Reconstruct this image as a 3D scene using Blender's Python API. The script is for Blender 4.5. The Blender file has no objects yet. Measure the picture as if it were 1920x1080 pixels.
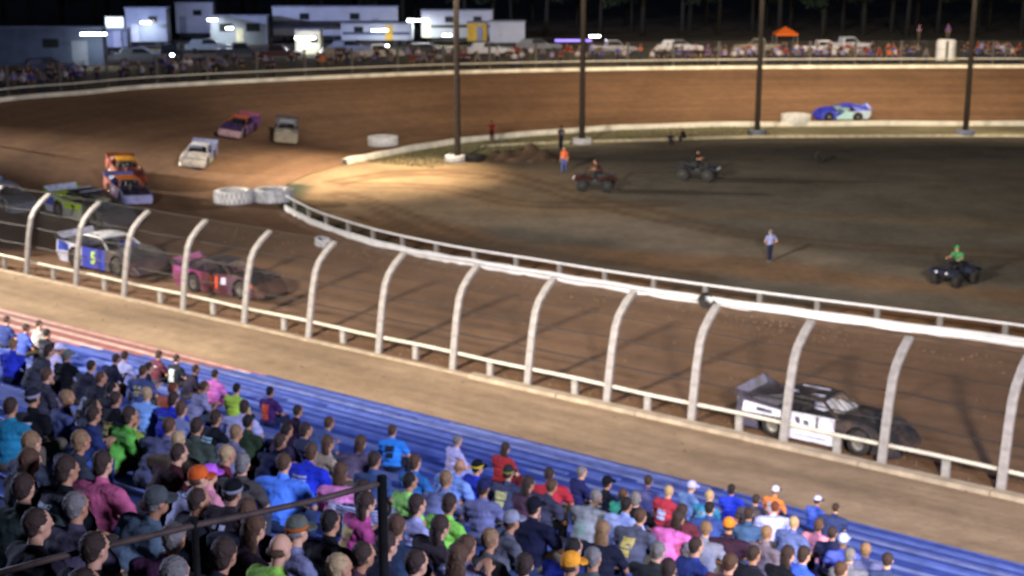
import bpy, bmesh, math, random
import numpy as np
from mathutils import Vector, Matrix, Euler
from mathutils.bvhtree import BVHTree

random.seed(11)
rng = random.Random(5)
SC = bpy.context.scene
COL = SC.collection
PI = math.pi

# ------------------------------------------------------------------ camera
FPX, VH, CH = 2700.0, -100.0, 16.5           # focal length in px of a 1920 frame, horizon row, height
PITCH = math.atan2(540 - VH, FPX)
cam_d = bpy.data.cameras.new('camera')
cam = bpy.data.objects.new('camera', cam_d)
COL.objects.link(cam)
cam.location = (0, 0, CH)
cam.rotation_euler = (PI / 2 - PITCH, 0, 0)
cam_d.sensor_width = 36
cam_d.lens = FPX / 1920 * 36
cam_d.clip_start = 0.2
cam_d.clip_end = 5000
cam_d.dof.use_dof = True                     # a slightly misfocused zoom, like the video frame
cam_d.dof.focus_distance = 4.0
cam_d.dof.aperture_fstop = 5.2
SC.camera = cam

# ------------------------------------------------------------------ world, lights, exposure
W = bpy.data.worlds.new('World')
SC.world = W
W.use_nodes = True
wn = W.node_tree
bg = wn.nodes['Background']
sky = wn.nodes.new('ShaderNodeTexSky')
sky.sky_type = 'NISHITA'
sky.sun_disc = False
sky.sun_elevation = math.radians(-2.5)
sky.sun_rotation = math.radians(200)
tint = wn.nodes.new('ShaderNodeMix')
tint.data_type = 'RGBA'
tint.blend_type = 'MULTIPLY'
tint.inputs[0].default_value = 1.0
tint.inputs[7].default_value = (0.55, 0.75, 1.25, 1)
wn.links.new(sky.outputs[0], tint.inputs[6])
wn.links.new(tint.outputs[2], bg.inputs[0])
bg.inputs[1].default_value = 0.2
SC.view_settings.view_transform = 'Standard'
SC.view_settings.look = 'None'
SC.view_settings.exposure = 0.22
SC.view_settings.gamma = 1.0
SC.view_settings.use_curve_mapping = False
SC.cycles.use_denoising = True
SC.cycles.max_bounces = 5
SC.cycles.diffuse_bounces = 2
SC.cycles.glossy_bounces = 2
SC.cycles.transparent_max_bounces = 8
SC.cycles.sample_clamp_indirect = 4
SC.cycles.caustics_reflective = False
SC.cycles.caustics_refractive = False


def spot(name, loc, target, power, color, angle, blend=0.6, radius=0.5):
    """one spot lamp: pole-head floodlights of the raceway, and the added fill lamps"""
    l = bpy.data.lights.new(name, 'SPOT')
    l.energy = power
    l.color = color
    l.spot_size = math.radians(angle)
    l.spot_blend = blend
    l.shadow_soft_size = radius
    o = bpy.data.objects.new(name, l)
    COL.objects.link(o)
    o.location = loc
    o.rotation_euler = (Vector(target) - Vector(loc)).to_track_quat('-Z', 'Y').to_euler()
    return o


ND = Vector((-0.79706, 0.60391, 0))          # along the front straight, to the left and away
NN = Vector((0.60391, 0.79706, 0))           # across it, from the stand towards the infield


def sn(s, n, z=0.0):
    p = ND * s + NN * n
    return Vector((p.x, p.y, z))


WARM = (1.0, 0.80, 0.56)
NEUT = (1.0, 0.89, 0.76)
COOL = (0.58, 0.64, 1.0)
# floodlights on the four infield poles, turned out towards the banked turn
spot('flood_or_fill_lamp', (-4.3, 113.1, 24), (-11, 107, 0), 235000, WARM, 54, 1.0)
spot('flood_or_fill_lamp', (-4.3, 113.1, 24), (-26, 120, 2), 42000, NEUT, 110, 1.0)
spot('flood_or_fill_lamp', (6.0, 123.3, 24), (4, 141, 2), 46000, WARM, 120, 1.0)
spot('flood_or_fill_lamp', (22.0, 129.0, 24), (26, 146, 2), 60000, WARM, 116, 1.0)
spot('flood_or_fill_lamp', (40.7, 129.0, 24), (46, 146, 2), 72000, WARM, 116, 1.0)
# floodlight tower past the left end of the front straight
spot('flood_or_fill_lamp', sn(84, 39, 15), sn(58, 39.2, 0), 105000, NEUT, 52, 1.0)
spot('flood_or_fill_lamp', (-72, 110, 14), (30, 94, 0), 420000, NEUT, 30, 1.0)
# floodlights on the roof line of the stand, behind the camera
spot('flood_or_fill_lamp', sn(-16, -8, 25), sn(14, 58, 0), 290000, NEUT, 50, 1.0, 2.0)
spot('flood_or_fill_lamp', sn(30, -9, 25), sn(46, 66, 0), 340000, NEUT, 52, 1.0, 2.0)
# unseen cool lamp off the stand's right end, placed to shape the crowd's light
spot('flood_or_fill_lamp', sn(-26, 10, 24), sn(14, 24, 4), 130000, COOL, 74, 1.0, 2.5)
spot('flood_or_fill_lamp', sn(74, 8, 24), sn(14, 16, 8), 150000, COOL, 66, 1.0, 2.5)  # added fill lamp off the left end, softens the crowd's shadows
# unseen pit lamp off the left side, added to light the trailers evenly
spot('flood_or_fill_lamp', (-80, 150, 18), (-12, 188, 5), 170000, COOL, 52, 1.0, 0.6)

# ------------------------------------------------------------------ pixel to place
CP, SP = math.cos(PITCH), math.sin(PITCH)
CAM = Vector((0, 0, CH))


def ray(u, v):
    x, y = (u - 960) / FPX, -(v - 540) / FPX
    return Vector((x, CP + y * SP, -SP + y * CP))


def gp(u, v, z=0.0):
    d = ray(u, v)
    return CAM + d * ((z - CH) / d.z)


def at(u, v, Y):
    d = ray(u, v)
    return CAM + d * (Y / d.y)


# ------------------------------------------------------------------ materials
MATS = {}


def lin(h):
    """hex sRGB to linear"""
    h = h.lstrip('#')
    c = [int(h[i:i + 2], 16) / 255 for i in (0, 2, 4)]
    return tuple(((x / 12.92) if x < 0.04045 else ((x + 0.055) / 1.055) ** 2.4) for x in c)


def new_mat(name):
    m = bpy.data.materials.new(name)
    m.use_nodes = True
    return m, m.node_tree.nodes, m.node_tree.links, m.node_tree.nodes['Principled BSDF']


def surf(name, col, rough=0.7, metal=0.0, var=0.25, scale=6.0, bump=0.0, spec=0.3, col2=None, coat=0.0, detail=4.0):
    """procedural surface: base colour broken up by noise, optional relief"""
    key = ('surf', name)
    if key in MATS:
        return MATS[key]
    m, N, L, b = new_mat(name)
    tc = N.new('ShaderNodeTexCoord')
    nz = N.new('ShaderNodeTexNoise')
    nz.inputs['Scale'].default_value = scale
    nz.inputs['Detail'].default_value = detail
    L.new(tc.outputs['Object'], nz.inputs['Vector'])
    mix = N.new('ShaderNodeMix')
    mix.data_type = 'RGBA'
    c2 = col2 or tuple(x * (1 - var) for x in col)
    mix.inputs[6].default_value = (*col, 1)
    mix.inputs[7].default_value = (*c2, 1)
    rp = N.new('ShaderNodeMapRange')
    rp.inputs[1].default_value = 0.35
    rp.inputs[2].default_value = 0.65
    L.new(nz.outputs['Fac'], rp.inputs[0])
    L.new(rp.outputs[0], mix.inputs[0])
    L.new(mix.outputs[2], b.inputs['Base Color'])
    b.inputs['Roughness'].default_value = rough
    b.inputs['Metallic'].default_value = metal
    b.inputs['Specular IOR Level'].default_value = spec
    if coat:
        b.inputs['Coat Weight'].default_value = coat
        b.inputs['Coat Roughness'].default_value = 0.15
    if bump:
        bp = N.new('ShaderNodeBump')
        bp.inputs['Strength'].default_value = bump
        bp.inputs['Distance'].default_value = 0.05
        n2 = N.new('ShaderNodeTexNoise')
        n2.inputs['Scale'].default_value = scale * 2.5
        n2.inputs['Detail'].default_value = 5
        L.new(tc.outputs['Object'], n2.inputs['Vector'])
        L.new(n2.outputs['Fac'], bp.inputs['Height'])
        L.new(bp.outputs[0], b.inputs['Normal'])
    MATS[key] = m
    return m


def emit(name, col, power):
    key = ('emit', name)
    if key in MATS:
        return MATS[key]
    m, N, L, b = new_mat(name)
    b.inputs['Base Color'].default_value = (*col, 1)
    b.inputs['Emission Color'].default_value = (*col, 1)
    b.inputs['Emission Strength'].default_value = power
    MATS[key] = m
    return m


def fabric(hexc):
    return surf('fabric_' + hexc.strip('#'), tuple(min(0.85, x * 0.95) for x in lin(hexc)), 0.9, 0, 0.28, 9.0, 0.35, 0.15)


def striped(hexa, hexb, freq):
    key = ('str', hexa, hexb, freq)
    if key in MATS:
        return MATS[key]
    m, N, L, b = new_mat('striped_fabric')
    tc = N.new('ShaderNodeTexCoord')
    wv = N.new('ShaderNodeTexWave')
    wv.wave_type = 'BANDS'
    wv.bands_direction = 'Z'
    wv.inputs['Scale'].default_value = freq
    wv.inputs['Distortion'].default_value = 0.8
    L.new(tc.outputs['Object'], wv.inputs['Vector'])
    r = N.new('ShaderNodeMapRange')
    r.inputs[1].default_value, r.inputs[2].default_value = 0.45, 0.55
    L.new(wv.outputs['Fac'], r.inputs[0])
    mx = N.new('ShaderNodeMix')
    mx.data_type = 'RGBA'
    mx.inputs[6].default_value = (*lin(hexa), 1)
    mx.inputs[7].default_value = (*lin(hexb), 1)
    L.new(r.outputs[0], mx.inputs[0])
    L.new(mx.outputs[2], b.inputs['Base Color'])
    b.inputs['Roughness'].default_value = 0.9
    MATS[key] = m
    return m


def paint(hexc, dirt=0.35):
    """race car sheet metal paint with thrown mud"""
    key = ('paint', hexc, dirt)
    if key in MATS:
        return MATS[key]
    m, N, L, b = new_mat('car_paint_' + hexc.strip('#'))
    tc = N.new('ShaderNodeTexCoord')
    nz = N.new('ShaderNodeTexNoise')
    nz.inputs['Scale'].default_value = 3.2
    nz.inputs['Detail'].default_value = 8
    nz.inputs['Roughness'].default_value = 0.68
    L.new(tc.outputs['Object'], nz.inputs['Vector'])
    r = N.new('ShaderNodeMapRange')
    r.inputs[1].default_value, r.inputs[2].default_value = 0.46, 0.72
    r.inputs[4].default_value = dirt * 2
    L.new(nz.outputs['Fac'], r.inputs[0])
    mx = N.new('ShaderNodeMix')
    mx.data_type = 'RGBA'
    mx.inputs[6].default_value = (*lin(hexc), 1)
    mx.inputs[7].default_value = (0.16, 0.095, 0.055, 1)
    L.new(r.outputs[0], mx.inputs[0])
    L.new(mx.outputs[2], b.inputs['Base Color'])
    b.inputs['Roughness'].default_value = 0.38
    b.inputs['Coat Weight'].default_value = 0.25
    b.inputs['Specular IOR Level'].default_value = 0.4
    MATS[key] = m
    return m


# ------------------------------------------------------------------ mesh helpers
class Geo:
    def __init__(s):
        s.v, s.f = [], []

    def add(s, vs, fs):
        o = len(s.v)
        s.v += [tuple(p) for p in vs]
        s.f += [tuple(i + o for i in f) for f in fs]
        return s

    def box(s, c, size, rz=0.0, rx=0.0, ry=0.0):
        R = Euler((rx, ry, rz)).to_matrix()
        h = [x / 2 for x in size]
        vs = [Vector(c) + R @ Vector((sx * h[0], sy * h[1], sz * h[2])) for sx in (-1, 1) for sy in (-1, 1) for sz in (-1, 1)]
        return s.add(vs, [(0, 1, 3, 2), (4, 6, 7, 5), (0, 4, 5, 1), (2, 3, 7, 6), (0, 2, 6, 4), (1, 5, 7, 3)])

    def beam(s, a, b, w, h, up=(0, 0, 1)):
        """rectangular bar from a to b"""
        a, b = Vector(a), Vector(b)
        d = (b - a).normalized()
        x = d.cross(Vector(up))
        x = x.normalized() if x.length > 1e-5 else Vector((1, 0, 0))
        y = x.cross(d).normalized()
        vs = [p + x * (sx * w / 2) + y * (sy * h / 2) for p in (a, b) for sx, sy in ((-1, -1), (1, -1), (1, 1), (-1, 1))]
        return s.add(vs, [(3, 2, 1, 0), (4, 5, 6, 7), (0, 1, 5, 4), (1, 2, 6, 5), (2, 3, 7, 6), (3, 0, 4, 7)])

    def tube(s, pts, r, n=8, caps=True):
        pts = [Vector(p) for p in pts]
        rs = r if isinstance(r, (list, tuple)) else [r] * len(pts)
        vs, fs = [], []
        up = None
        for i, p in enumerate(pts):
            t = (pts[min(i + 1, len(pts) - 1)] - pts[max(i - 1, 0)]).normalized()
            if up is None:
                up = Vector((0, 0, 1)) if abs(t.z) < 0.9 else Vector((1, 0, 0))
            x = t.cross(up)
            x = x.normalized()
            up = x.cross(t).normalized()
            for k in range(n):
                a = 2 * PI * k / n
                vs.append(p + (x * math.cos(a) + up * math.sin(a)) * rs[i])
        for i in range(len(pts) - 1):
            for k in range(n):
                a, b = i * n + k, i * n + (k + 1) % n
                fs.append((a, b, b + n, a + n))
        if caps:
            fs.append(tuple(reversed(range(n))))
            fs.append(tuple(range((len(pts) - 1) * n, len(pts) * n)))
        return s.add(vs, fs)

    def cyl(s, a, b, r0, r1=None, n=16):
        return s.tube([a, b], [r0, r0 if r1 is None else r1], n)

    def prism(s, poly, y0, y1, axis='y', f=None):
        """outline in (x,z) pushed from y0 to y1; f maps a point"""
        n = len(poly)
        vs = []
        for y in (y0, y1):
            for (x, z) in poly:
                p = (x, y, z) if axis == 'y' else ((y, x, z) if axis == 'x' else (x, z, y))
                vs.append(f(p) if f else p)
        fs = [tuple(range(n)), tuple(reversed(range(n, 2 * n)))]
        for i in range(n):
            j = (i + 1) % n
            fs.append((i, i + n, j + n, j))
        return s.add(vs, fs)

    def ell(s, c, r, nu=14, nv=10):
        vs, fs = [], []
        for j in range(nv + 1):
            th = PI * j / nv
            for i in range(nu):
                ph = 2 * PI * i / nu
                vs.append((c[0] + r[0] * math.sin(th) * math.cos(ph), c[1] + r[1] * math.sin(th) * math.sin(ph), c[2] + r[2] * math.cos(th)))
        for j in range(nv):
            for i in range(nu):
                a, b = j * nu + i, j * nu + (i + 1) % nu
                fs.append((a, a + nu, b + nu, b))
        return s.add(vs, fs)

    def capsule(s, a, b, r0, r1, n=10):
        a, b = Vector(a), Vector(b)
        d = (b - a)
        l = d.length
        d = d / l if l > 1e-6 else Vector((0, 0, 1))
        pts, rs = [], []
        for k in range(4):
            t = PI / 2 * (1 - k / 3)
            pts.append(a - d * (r0 * math.sin(t)))
            rs.append(max(1e-3, r0 * math.cos(t)))
        for k in range(4):
            t = PI / 2 * k / 3
            pts.append(b + d * (r1 * math.sin(t)))
            rs.append(max(1e-3, r1 * math.cos(t)))
        return s.tube(pts, rs, n)

    def lathe(s, prof, n=24, c=(0, 0, 0), axis='z', closed=False):
        vs, fs = [], []
        for (r, h) in prof:
            for k in range(n):
                a = 2 * PI * k / n
                x, y = r * math.cos(a), r * math.sin(a)
                p = (x, y, h) if axis == 'z' else ((x, h, y) if axis == 'y' else (h, x, y))
                vs.append((p[0] + c[0], p[1] + c[1], p[2] + c[2]))
        m = len(prof)
        for i in range(m if closed else m - 1):
            for k in range(n):
                a, b = i * n + k, i * n + (k + 1) % n
                j = ((i + 1) % m) * n
                fs.append((a, b, j + (k + 1) % n, j + k))
        return s.add(vs, fs)

    def mesh(s, name, smooth=False, fix=True):
        me = bpy.data.meshes.new(name)
        me.from_pydata(s.v, [], s.f)
        if fix:
            bm = bmesh.new()
            bm.from_mesh(me)
            bmesh.ops.recalc_face_normals(bm, faces=bm.faces)
            bm.to_mesh(me)
            bm.free()
        if smooth:
            me.polygons.foreach_set('use_smooth', [True] * len(me.polygons))
        me.update()
        return me


def link(name, me, mat=None, parent=None, loc=None, rot=None, scale=None):
    o = bpy.data.objects.new(name, me)
    COL.objects.link(o)
    if parent is not None:
        o.parent = parent
    if loc is not None:
        o.location = loc
    if rot is not None:
        o.rotation_euler = rot
    if scale is not None:
        o.scale = (scale,) * 3 if isinstance(scale, (int, float)) else scale
    if mat is not None:
        if len(me.materials) == 0:
            me.materials.append(mat)
        o.material_slots[0].link = 'OBJECT'
        o.material_slots[0].material = mat
    return o


def tag(o, label=None, cat=None, group=None, kind=None):
    if label:
        o['label'] = label
    if cat:
        o['category'] = cat
    if group:
        o['group'] = group
    if kind:
        o['kind'] = kind
    return o


def thing(name, label, cat, loc=(0, 0, 0), rz=0.0, group=None, scale=None):
    o = bpy.data.objects.new(name, None)
    COL.objects.link(o)
    o.empty_display_size = 0.2
    o.location = loc
    o.rotation_euler = (0, 0, rz)
    if scale:
        o.scale = (scale,) * 3
    return tag(o, label, cat, group)


def bevel(me, w=0.02, seg=2):
    bm = bmesh.new()
    bm.from_mesh(me)
    bmesh.ops.bevel(bm, geom=[e for e in bm.edges if len(e.link_faces) == 2 and e.calc_face_angle() > 0.5], offset=w, segments=seg, affect='EDGES', profile=0.6)
    bm.to_mesh(me)
    bm.free()
    return me


def catmull(pts, per=8):
    P = [Vector(p) for p in pts]
    out = []
    for i in range(len(P) - 1):
        p0, p1, p2, p3 = P[max(i - 1, 0)], P[i], P[i + 1], P[min(i + 2, len(P) - 1)]
        for k in range(per):
            t = k / per
            out.append(0.5 * ((2 * p1) + (p2 - p0) * t + (2 * p0 - 5 * p1 + 4 * p2 - p3) * t * t + (3 * p1 - p0 - 3 * p2 + p3) * t ** 3))
    out.append(P[-1])
    return out


def resample(pts, step):
    out = [pts[0].copy()]
    acc = 0.0
    for a, b in zip(pts, pts[1:]):
        l = (b - a).length
        d = step - acc
        while d <= l and l > 0:
            out.append(a + (b - a) * (d / l))
            d += step
        acc = (acc + l) % step
    return out

# ================================================================== THE SETTING
def dirt_mat(name, col, col2, along=0.05, across=0.9, bump=0.5, attr=None, uv=True, rough=0.95, fine=1.2):
    """packed clay: long streaks along the racing line, patches and fine crumbs"""
    m, N, L, b = new_mat(name)
    tc = N.new('ShaderNodeTexCoord')
    mp = N.new('ShaderNodeMapping')
    mp.inputs['Scale'].default_value = (along, across, 1)
    L.new(tc.outputs['UV' if uv else 'Object'], mp.inputs['Vector'])
    n1 = N.new('ShaderNodeTexNoise')
    n1.inputs['Scale'].default_value = 1.0
    n1.inputs['Detail'].default_value = 5
    n1.inputs['Roughness'].default_value = 0.6
    L.new(mp.outputs[0], n1.inputs['Vector'])
    n2 = N.new('ShaderNodeTexNoise')
    n2.inputs['Scale'].default_value = 0.13
    n2.inputs['Detail'].default_value = 6
    L.new(tc.outputs['Object'], n2.inputs['Vector'])
    n3 = N.new('ShaderNodeTexNoise')
    n3.inputs['Scale'].default_value = fine
    n3.inputs['Detail'].default_value = 8
    n3.inputs['Roughness'].default_value = 0.7
    L.new(tc.outputs['Object'], n3.inputs['Vector'])
    r1 = N.new('ShaderNodeMapRange')
    r1.inputs[1].default_value, r1.inputs[2].default_value = 0.33, 0.66
    L.new(n1.outputs['Fac'], r1.inputs[0])
    mx = N.new('ShaderNodeMix')
    mx.data_type = 'RGBA'
    if attr:
        at_ = N.new('ShaderNodeAttribute')
        at_.attribute_name = attr
        L.new(at_.outputs['Color'], mx.inputs[6])
        h = N.new('ShaderNodeHueSaturation')
        h.inputs['Value'].default_value = 0.72
        L.new(at_.outputs['Color'], h.inputs['Color'])
        L.new(h.outputs[0], mx.inputs[7])
    else:
        mx.inputs[6].default_value = (*col, 1)
        mx.inputs[7].default_value = (*col2, 1)
    L.new(r1.outputs[0], mx.inputs[0])
    v = N.new('ShaderNodeMath')
    v.operation = 'ADD'
    L.new(n2.outputs['Fac'], v.inputs[0])
    L.new(n3.outputs['Fac'], v.inputs[1])
    r2 = N.new('ShaderNodeMapRange')
    r2.inputs[1].default_value, r2.inputs[2].default_value = 0.7, 1.3
    r2.inputs[3].default_value, r2.inputs[4].default_value = 0.72, 1.25
    L.new(v.outputs[0], r2.inputs[0])
    hs = N.new('ShaderNodeHueSaturation')
    L.new(mx.outputs[2], hs.inputs['Color'])
    L.new(r2.outputs[0], hs.inputs['Value'])
    L.new(hs.outputs[0], b.inputs['Base Color'])
    b.inputs['Roughness'].default_value = rough
    b.inputs['Specular IOR Level'].default_value = 0.15
    bp = N.new('ShaderNodeBump')
    bp.inputs['Strength'].default_value = bump
    bp.inputs['Distance'].default_value = 0.08
    ad = N.new('ShaderNodeMath')
    ad.operation = 'ADD'
    L.new(n1.outputs['Fac'], ad.inputs[0])
    L.new(n3.outputs['Fac'], ad.inputs[1])
    L.new(ad.outputs[0], bp.inputs['Height'])
    L.new(bp.outputs[0], b.inputs['Normal'])
    return m


# ---- ground to the horizon
g = Geo()
g.add([(-2500, -800, -0.35), (2500, -800, -0.35), (2500, 3500, -0.35), (-2500, 3500, -0.35)], [(0, 1, 2, 3)])
tag(link('ground', g.mesh('ground'), surf('dark_ground', (0.06, 0.055, 0.04), 0.95, 0, 0.4, 0.3)), kind='structure')

# ---- clay track, lofted between its inner and outer edge
NF = 42.7                                     # catch fence line
track_pairs = [
    (sn(-45, 62.5), sn(-45, NF), 0), (sn(-20, 61.4), sn(-20, NF), 0), (sn(5, 60.6), sn(5, NF), 0), (sn(18, 59.55), sn(18, NF), 0),
    (sn(30, 58.25), sn(30, NF), 0), (sn(42, 57.8), sn(42, NF), 0), (sn(50, 58.0), sn(50, NF), 0),
    (sn(60.4, 60.7), sn(60, NF), 0), (Vector((-14.4, 90.2, 0)), sn(69, NF), 0.0),
    (Vector((-16, 97, 0)), Vector((-36, 80, 0)), 0.5), (Vector((-15.7, 104, 0)), Vector((-44.5, 92, 0)), 2.0),
    (Vector((-13, 111.4, 0)), Vector((-46.5, 105, 0)), 3.3), (Vector((-11.1, 114.6, 0)), Vector((-42.5, 118, 0)), 4.0),
    (Vector((-8.8, 118.3, 0)), Vector((-37, 125.5, 0)), 4.0), (Vector((-5, 123.3, 0)), Vector((-31.5, 132, 0)), 4.0),
    (Vector((0, 127.5, 0)), Vector((-17, 142, 0)), 3.9), (Vector((8, 132.3, 0)), Vector((-2.5, 149.5, 0)), 3.8),
    (Vector((18, 135.3, 0)), Vector((18.3, 154.6, 0)), 3.75), (Vector((33, 136.3, 0)), Vector((36.5, 156.6, 0)), 3.7),
    (Vector((50, 136.5, 0)), Vector((56, 157.2, 0)), 3.7), (Vector((80, 136.5, 0)), Vector((88, 157.2, 0)), 3.7), (Vector((130, 136.5, 0)), Vector((140, 157, 0)), 3.7)]
PER = 8
inn = catmull([p[0] for p in track_pairs], PER)
out = catmull([Vector((p[1].x, p[1].y, p[2])) for p in track_pairs], PER)
NA = 16
tv, tf, tuv = [], [], []
dist = 0.0
for i, (a, b) in enumerate(zip(inn, out)):
    if i:
        dist += ((inn[i] + out[i]) / 2 - (inn[i - 1] + out[i - 1]) / 2).length
    for k in range(NA + 1):
        t = k / NA
        p = a.lerp(b, t)
        e = t * t * (3 - 2 * t) * 0.35 + t * 0.65
        tv.append((p.x, p.y, 0.02 + b.z * e))
        tuv.append((dist, t * 20))
for i in range(len(inn) - 1):
    for k in range(NA):
        q = i * (NA + 1) + k
        tf.append((q, q + NA + 1, q + NA + 2, q + 1))
tg = Geo()
tg.add(tv, tf)
tme = tg.mesh('track', smooth=True)
uvl = tme.uv_layers.new(name='UVMap')
for lp in tme.loops:
    uvl.data[lp.index].uv = tuv[lp.vertex_index]
if tme.polygons[0].normal.z < 0:
    tme.flip_normals()
track_m = dirt_mat('track_clay', (0.19, 0.109, 0.061), (0.132, 0.075, 0.044), 0.03, 0.6, 0.5)
tag(link('track', tme, track_m), kind='structure')
TBVH = BVHTree.FromPolygons(tv, tf)


def track_hit(u, v):
    h = TBVH.ray_cast(CAM, ray(u, v))
    if h[0] is None:
        return gp(u, v, 0.02), Vector((0, 0, 1))
    n = h[1] if h[1].z > 0 else -h[1]
    return h[0], n


# ---- infield: worn soil and thin turf, the colour of each spot stored on the mesh
path = [gp(870, 395), gp(1100, 425), gp(1300, 455), gp(1500, 505), gp(1920, 560), gp(2400, 640)]
rut = [gp(620, 330), gp(760, 350), gp(960, 385), gp(1150, 400), gp(1400, 400), gp(1900, 420)]
C_TURF = np.array((0.118, 0.104, 0.082))
C_PATH = np.array((0.22, 0.18, 0.135))
C_CLAY = np.array((0.24, 0.125, 0.055))
C_DRY = np.array((0.20, 0.135, 0.075))


def seg_d(P, pl):
    """distance of every row of P (n,2) from a polyline"""
    best = np.full(len(P), 1e9)
    for a, b in zip(pl, pl[1:]):
        A, AB = np.array((a.x, a.y)), np.array((b.x - a.x, b.y - a.y))
        t = np.clip(((P - A) @ AB) / max(1e-9, AB @ AB), 0, 1)
        best = np.minimum(best, np.hypot(*(P - A - t[:, None] * AB).T))
    return best


def sst(a, b, x):
    t = max(0.0, min(1.0, (x - a) / (b - a)))
    return t * t * (3 - 2 * t)


def nst(a, b, x):
    t = np.clip((x - a) / (b - a), 0, 1)
    return t * t * (3 - 2 * t)


inner_pl = inn[::2]
ixs = np.arange(-24, 150, 0.6)
iys = np.arange(38, 142, 0.6)
XX, YY = np.meshgrid(ixs, iys)
IP = np.stack((XX.ravel(), YY.ravel()), 1)
X, Y_ = IP[:, 0], IP[:, 1]
d_in = seg_d(IP, inner_pl)
wob = np.sin(X * 0.31 + Y_ * 0.17) * 1.1 + np.sin(X * 0.11 - Y_ * 0.37) * 1.3 + 0.5 * np.sin(X * 0.9 + 2 * np.sin(Y_ * 0.4))
IC = np.tile(C_TURF, (len(IP), 1))


def lay(c, w):
    global IC
    IC = IC + (np.array(c) - IC) * w[:, None]


s_, n_ = IP @ np.array((ND.x, ND.y)), IP @ np.array((NN.x, NN.y))
lay(C_PATH, (1 - nst(1.6, 5.5, seg_d(IP, path) + wob * 0.7)) * 0.9)
lay(C_DRY, (1 - nst(0.6, 2.6, seg_d(IP, rut) + wob * 0.3)) * 0.4)
near = (n_ < 72).astype(float)
lay(C_CLAY, (1 - nst(2.2, 5.0, d_in + wob * 0.6)) * 0.95 * near)
lay(C_CLAY, (1 - nst(0.6, 2.6, np.abs(d_in - 9 - 0.12 * (30 - s_)) + wob * 0.5)) * 0.6 * near)
lay((0.26, 0.235, 0.14), (1 - nst(6.5, 8.5, d_in + wob * 0.25)) * 0.85 * (1 - near))
cd = np.hypot(X + 11, Y_ - 103) + wob
lay(C_DRY * 1.15, (1 - nst(8, 24, cd)) * 0.95)
lay((0.045, 0.055, 0.032), (1 - nst(1.2, 2.4, d_in + wob * 0.2)) * nst(40, 48, s_) * near)
# wheel ruts of the push trucks
for pl in ([(640, 366), (700, 382), (770, 412), (850, 442), (960, 468), (1100, 492), (1300, 522)], [(660, 346), (830, 352), (960, 378), (1080, 384), (1250, 380)],
           [(620, 400), (720, 432), (860, 468), (1000, 488)], [(700, 330), (900, 322), (1100, 372), (1300, 420), (1500, 452), (1900, 480)], [(640, 340), (760, 322), (900, 330)]):
    q = catmull([gp(u, v) for u, v in pl], 6)
    dd = seg_d(IP, q) + wob * 0.12
    lay(C_CLAY * 0.42, np.exp(-((dd - 0.8) / 0.42) ** 2) * 0.75)
iv = [(a, b, -0.02) for a, b in IP]
ic = IC
iff = []
nx = len(ixs)
for j in range(len(iys) - 1):
    for i in range(nx - 1):
        a = j * nx + i
        iff.append((a, a + 1, a + nx + 1, a + nx))
ig = Geo()
ig.add(iv, iff)
ime = ig.mesh('infield', fix=False)
ca = ime.color_attributes.new('soil', 'FLOAT_COLOR', 'POINT')
ca.data.foreach_set('color', np.concatenate((ic, np.ones((len(ic), 1))), 1).astype(np.float32).ravel())
tag(link('infield', ime, dirt_mat('infield_soil', None, None, 0.35, 0.35, 0.6, attr='soil', uv=False, fine=1.6)), kind='structure')

# ---- dirt apron between stand and fence
ag = Geo()
nn_, ns_ = 10, 60
for i in range(ns_ + 1):
    for k in range(nn_ + 1):
        s_ = -45 + 160 * i / ns_
        n_ = 30 + (NF - 0.02 - 30) * k / nn_
        z = 0.03 + 0.05 * math.sin(s_ * 0.4 + k) * (1 if 1 < k < nn_ - 1 else 0)
        p = sn(s_, n_, z)
        ag.v.append((p.x, p.y, p.z))
for i in range(ns_):
    for k in range(nn_):
        a = i * (nn_ + 1) + k
        ag.f.append((a, a + 1, a + nn_ + 2, a + nn_ + 1))
am = ag.mesh('dirt_apron', smooth=True)
uvl = am.uv_layers.new(name='UVMap')
for lp in am.loops:
    q = lp.vertex_index
    uvl.data[lp.index].uv = (-45 + 160 * (q // (nn_ + 1)) / ns_, (q % (nn_ + 1)) * 1.3)
tag(link('dirt_apron', am, dirt_mat('apron_dirt', (0.335, 0.24, 0.152), (0.175, 0.12, 0.074), 0.05, 0.42, 0.9)), kind='structure')

# ---- raised ground behind the banked turn
pt = Geo()
offs = [(0.35, 0.0), (0.9, 0.25), (6, 0.5), (18, 0.6), (60, 0.8), (160, 1.2), (500, 1.5)]
core = out[8 * 8:]
for i, p in enumerate(core):
    t = (core[min(i + 1, len(core) - 1)] - core[max(i - 1, 0)])
    nrm = Vector((-t.y, t.x, 0)).normalized()
    for (o_, dz) in offs:
        fade = min(1.0, p.z / 3.0)
        q = p + nrm * o_
        zz = p.z + dz * fade + 0.02 if o_ < 17 else (4.3 if o_ < 100 else 5.5) * fade
        pt.v.append((q.x, q.y, zz))
m_ = len(offs)
for i in range(len(core) - 1):
    for k in range(m_ - 1):
        a = i * m_ + k
        pt.f.append((a, a + m_, a + m_ + 1, a + 1))
ptm = pt.mesh('pit_terrain', smooth=True)
tag(link('pit_terrain', ptm, surf('pit_ground', (0.10, 0.085, 0.06), 0.95, 0, 0.45, 0.25, 0.4)), kind='structure')
PBVH = BVHTree.FromPolygons(pt.v, pt.f)


def pit_z(x, y):
    h = PBVH.ray_cast(Vector((x, y, 60)), Vector((0, 0, -1)))
    return h[0].z if h[0] else 4.3


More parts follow.
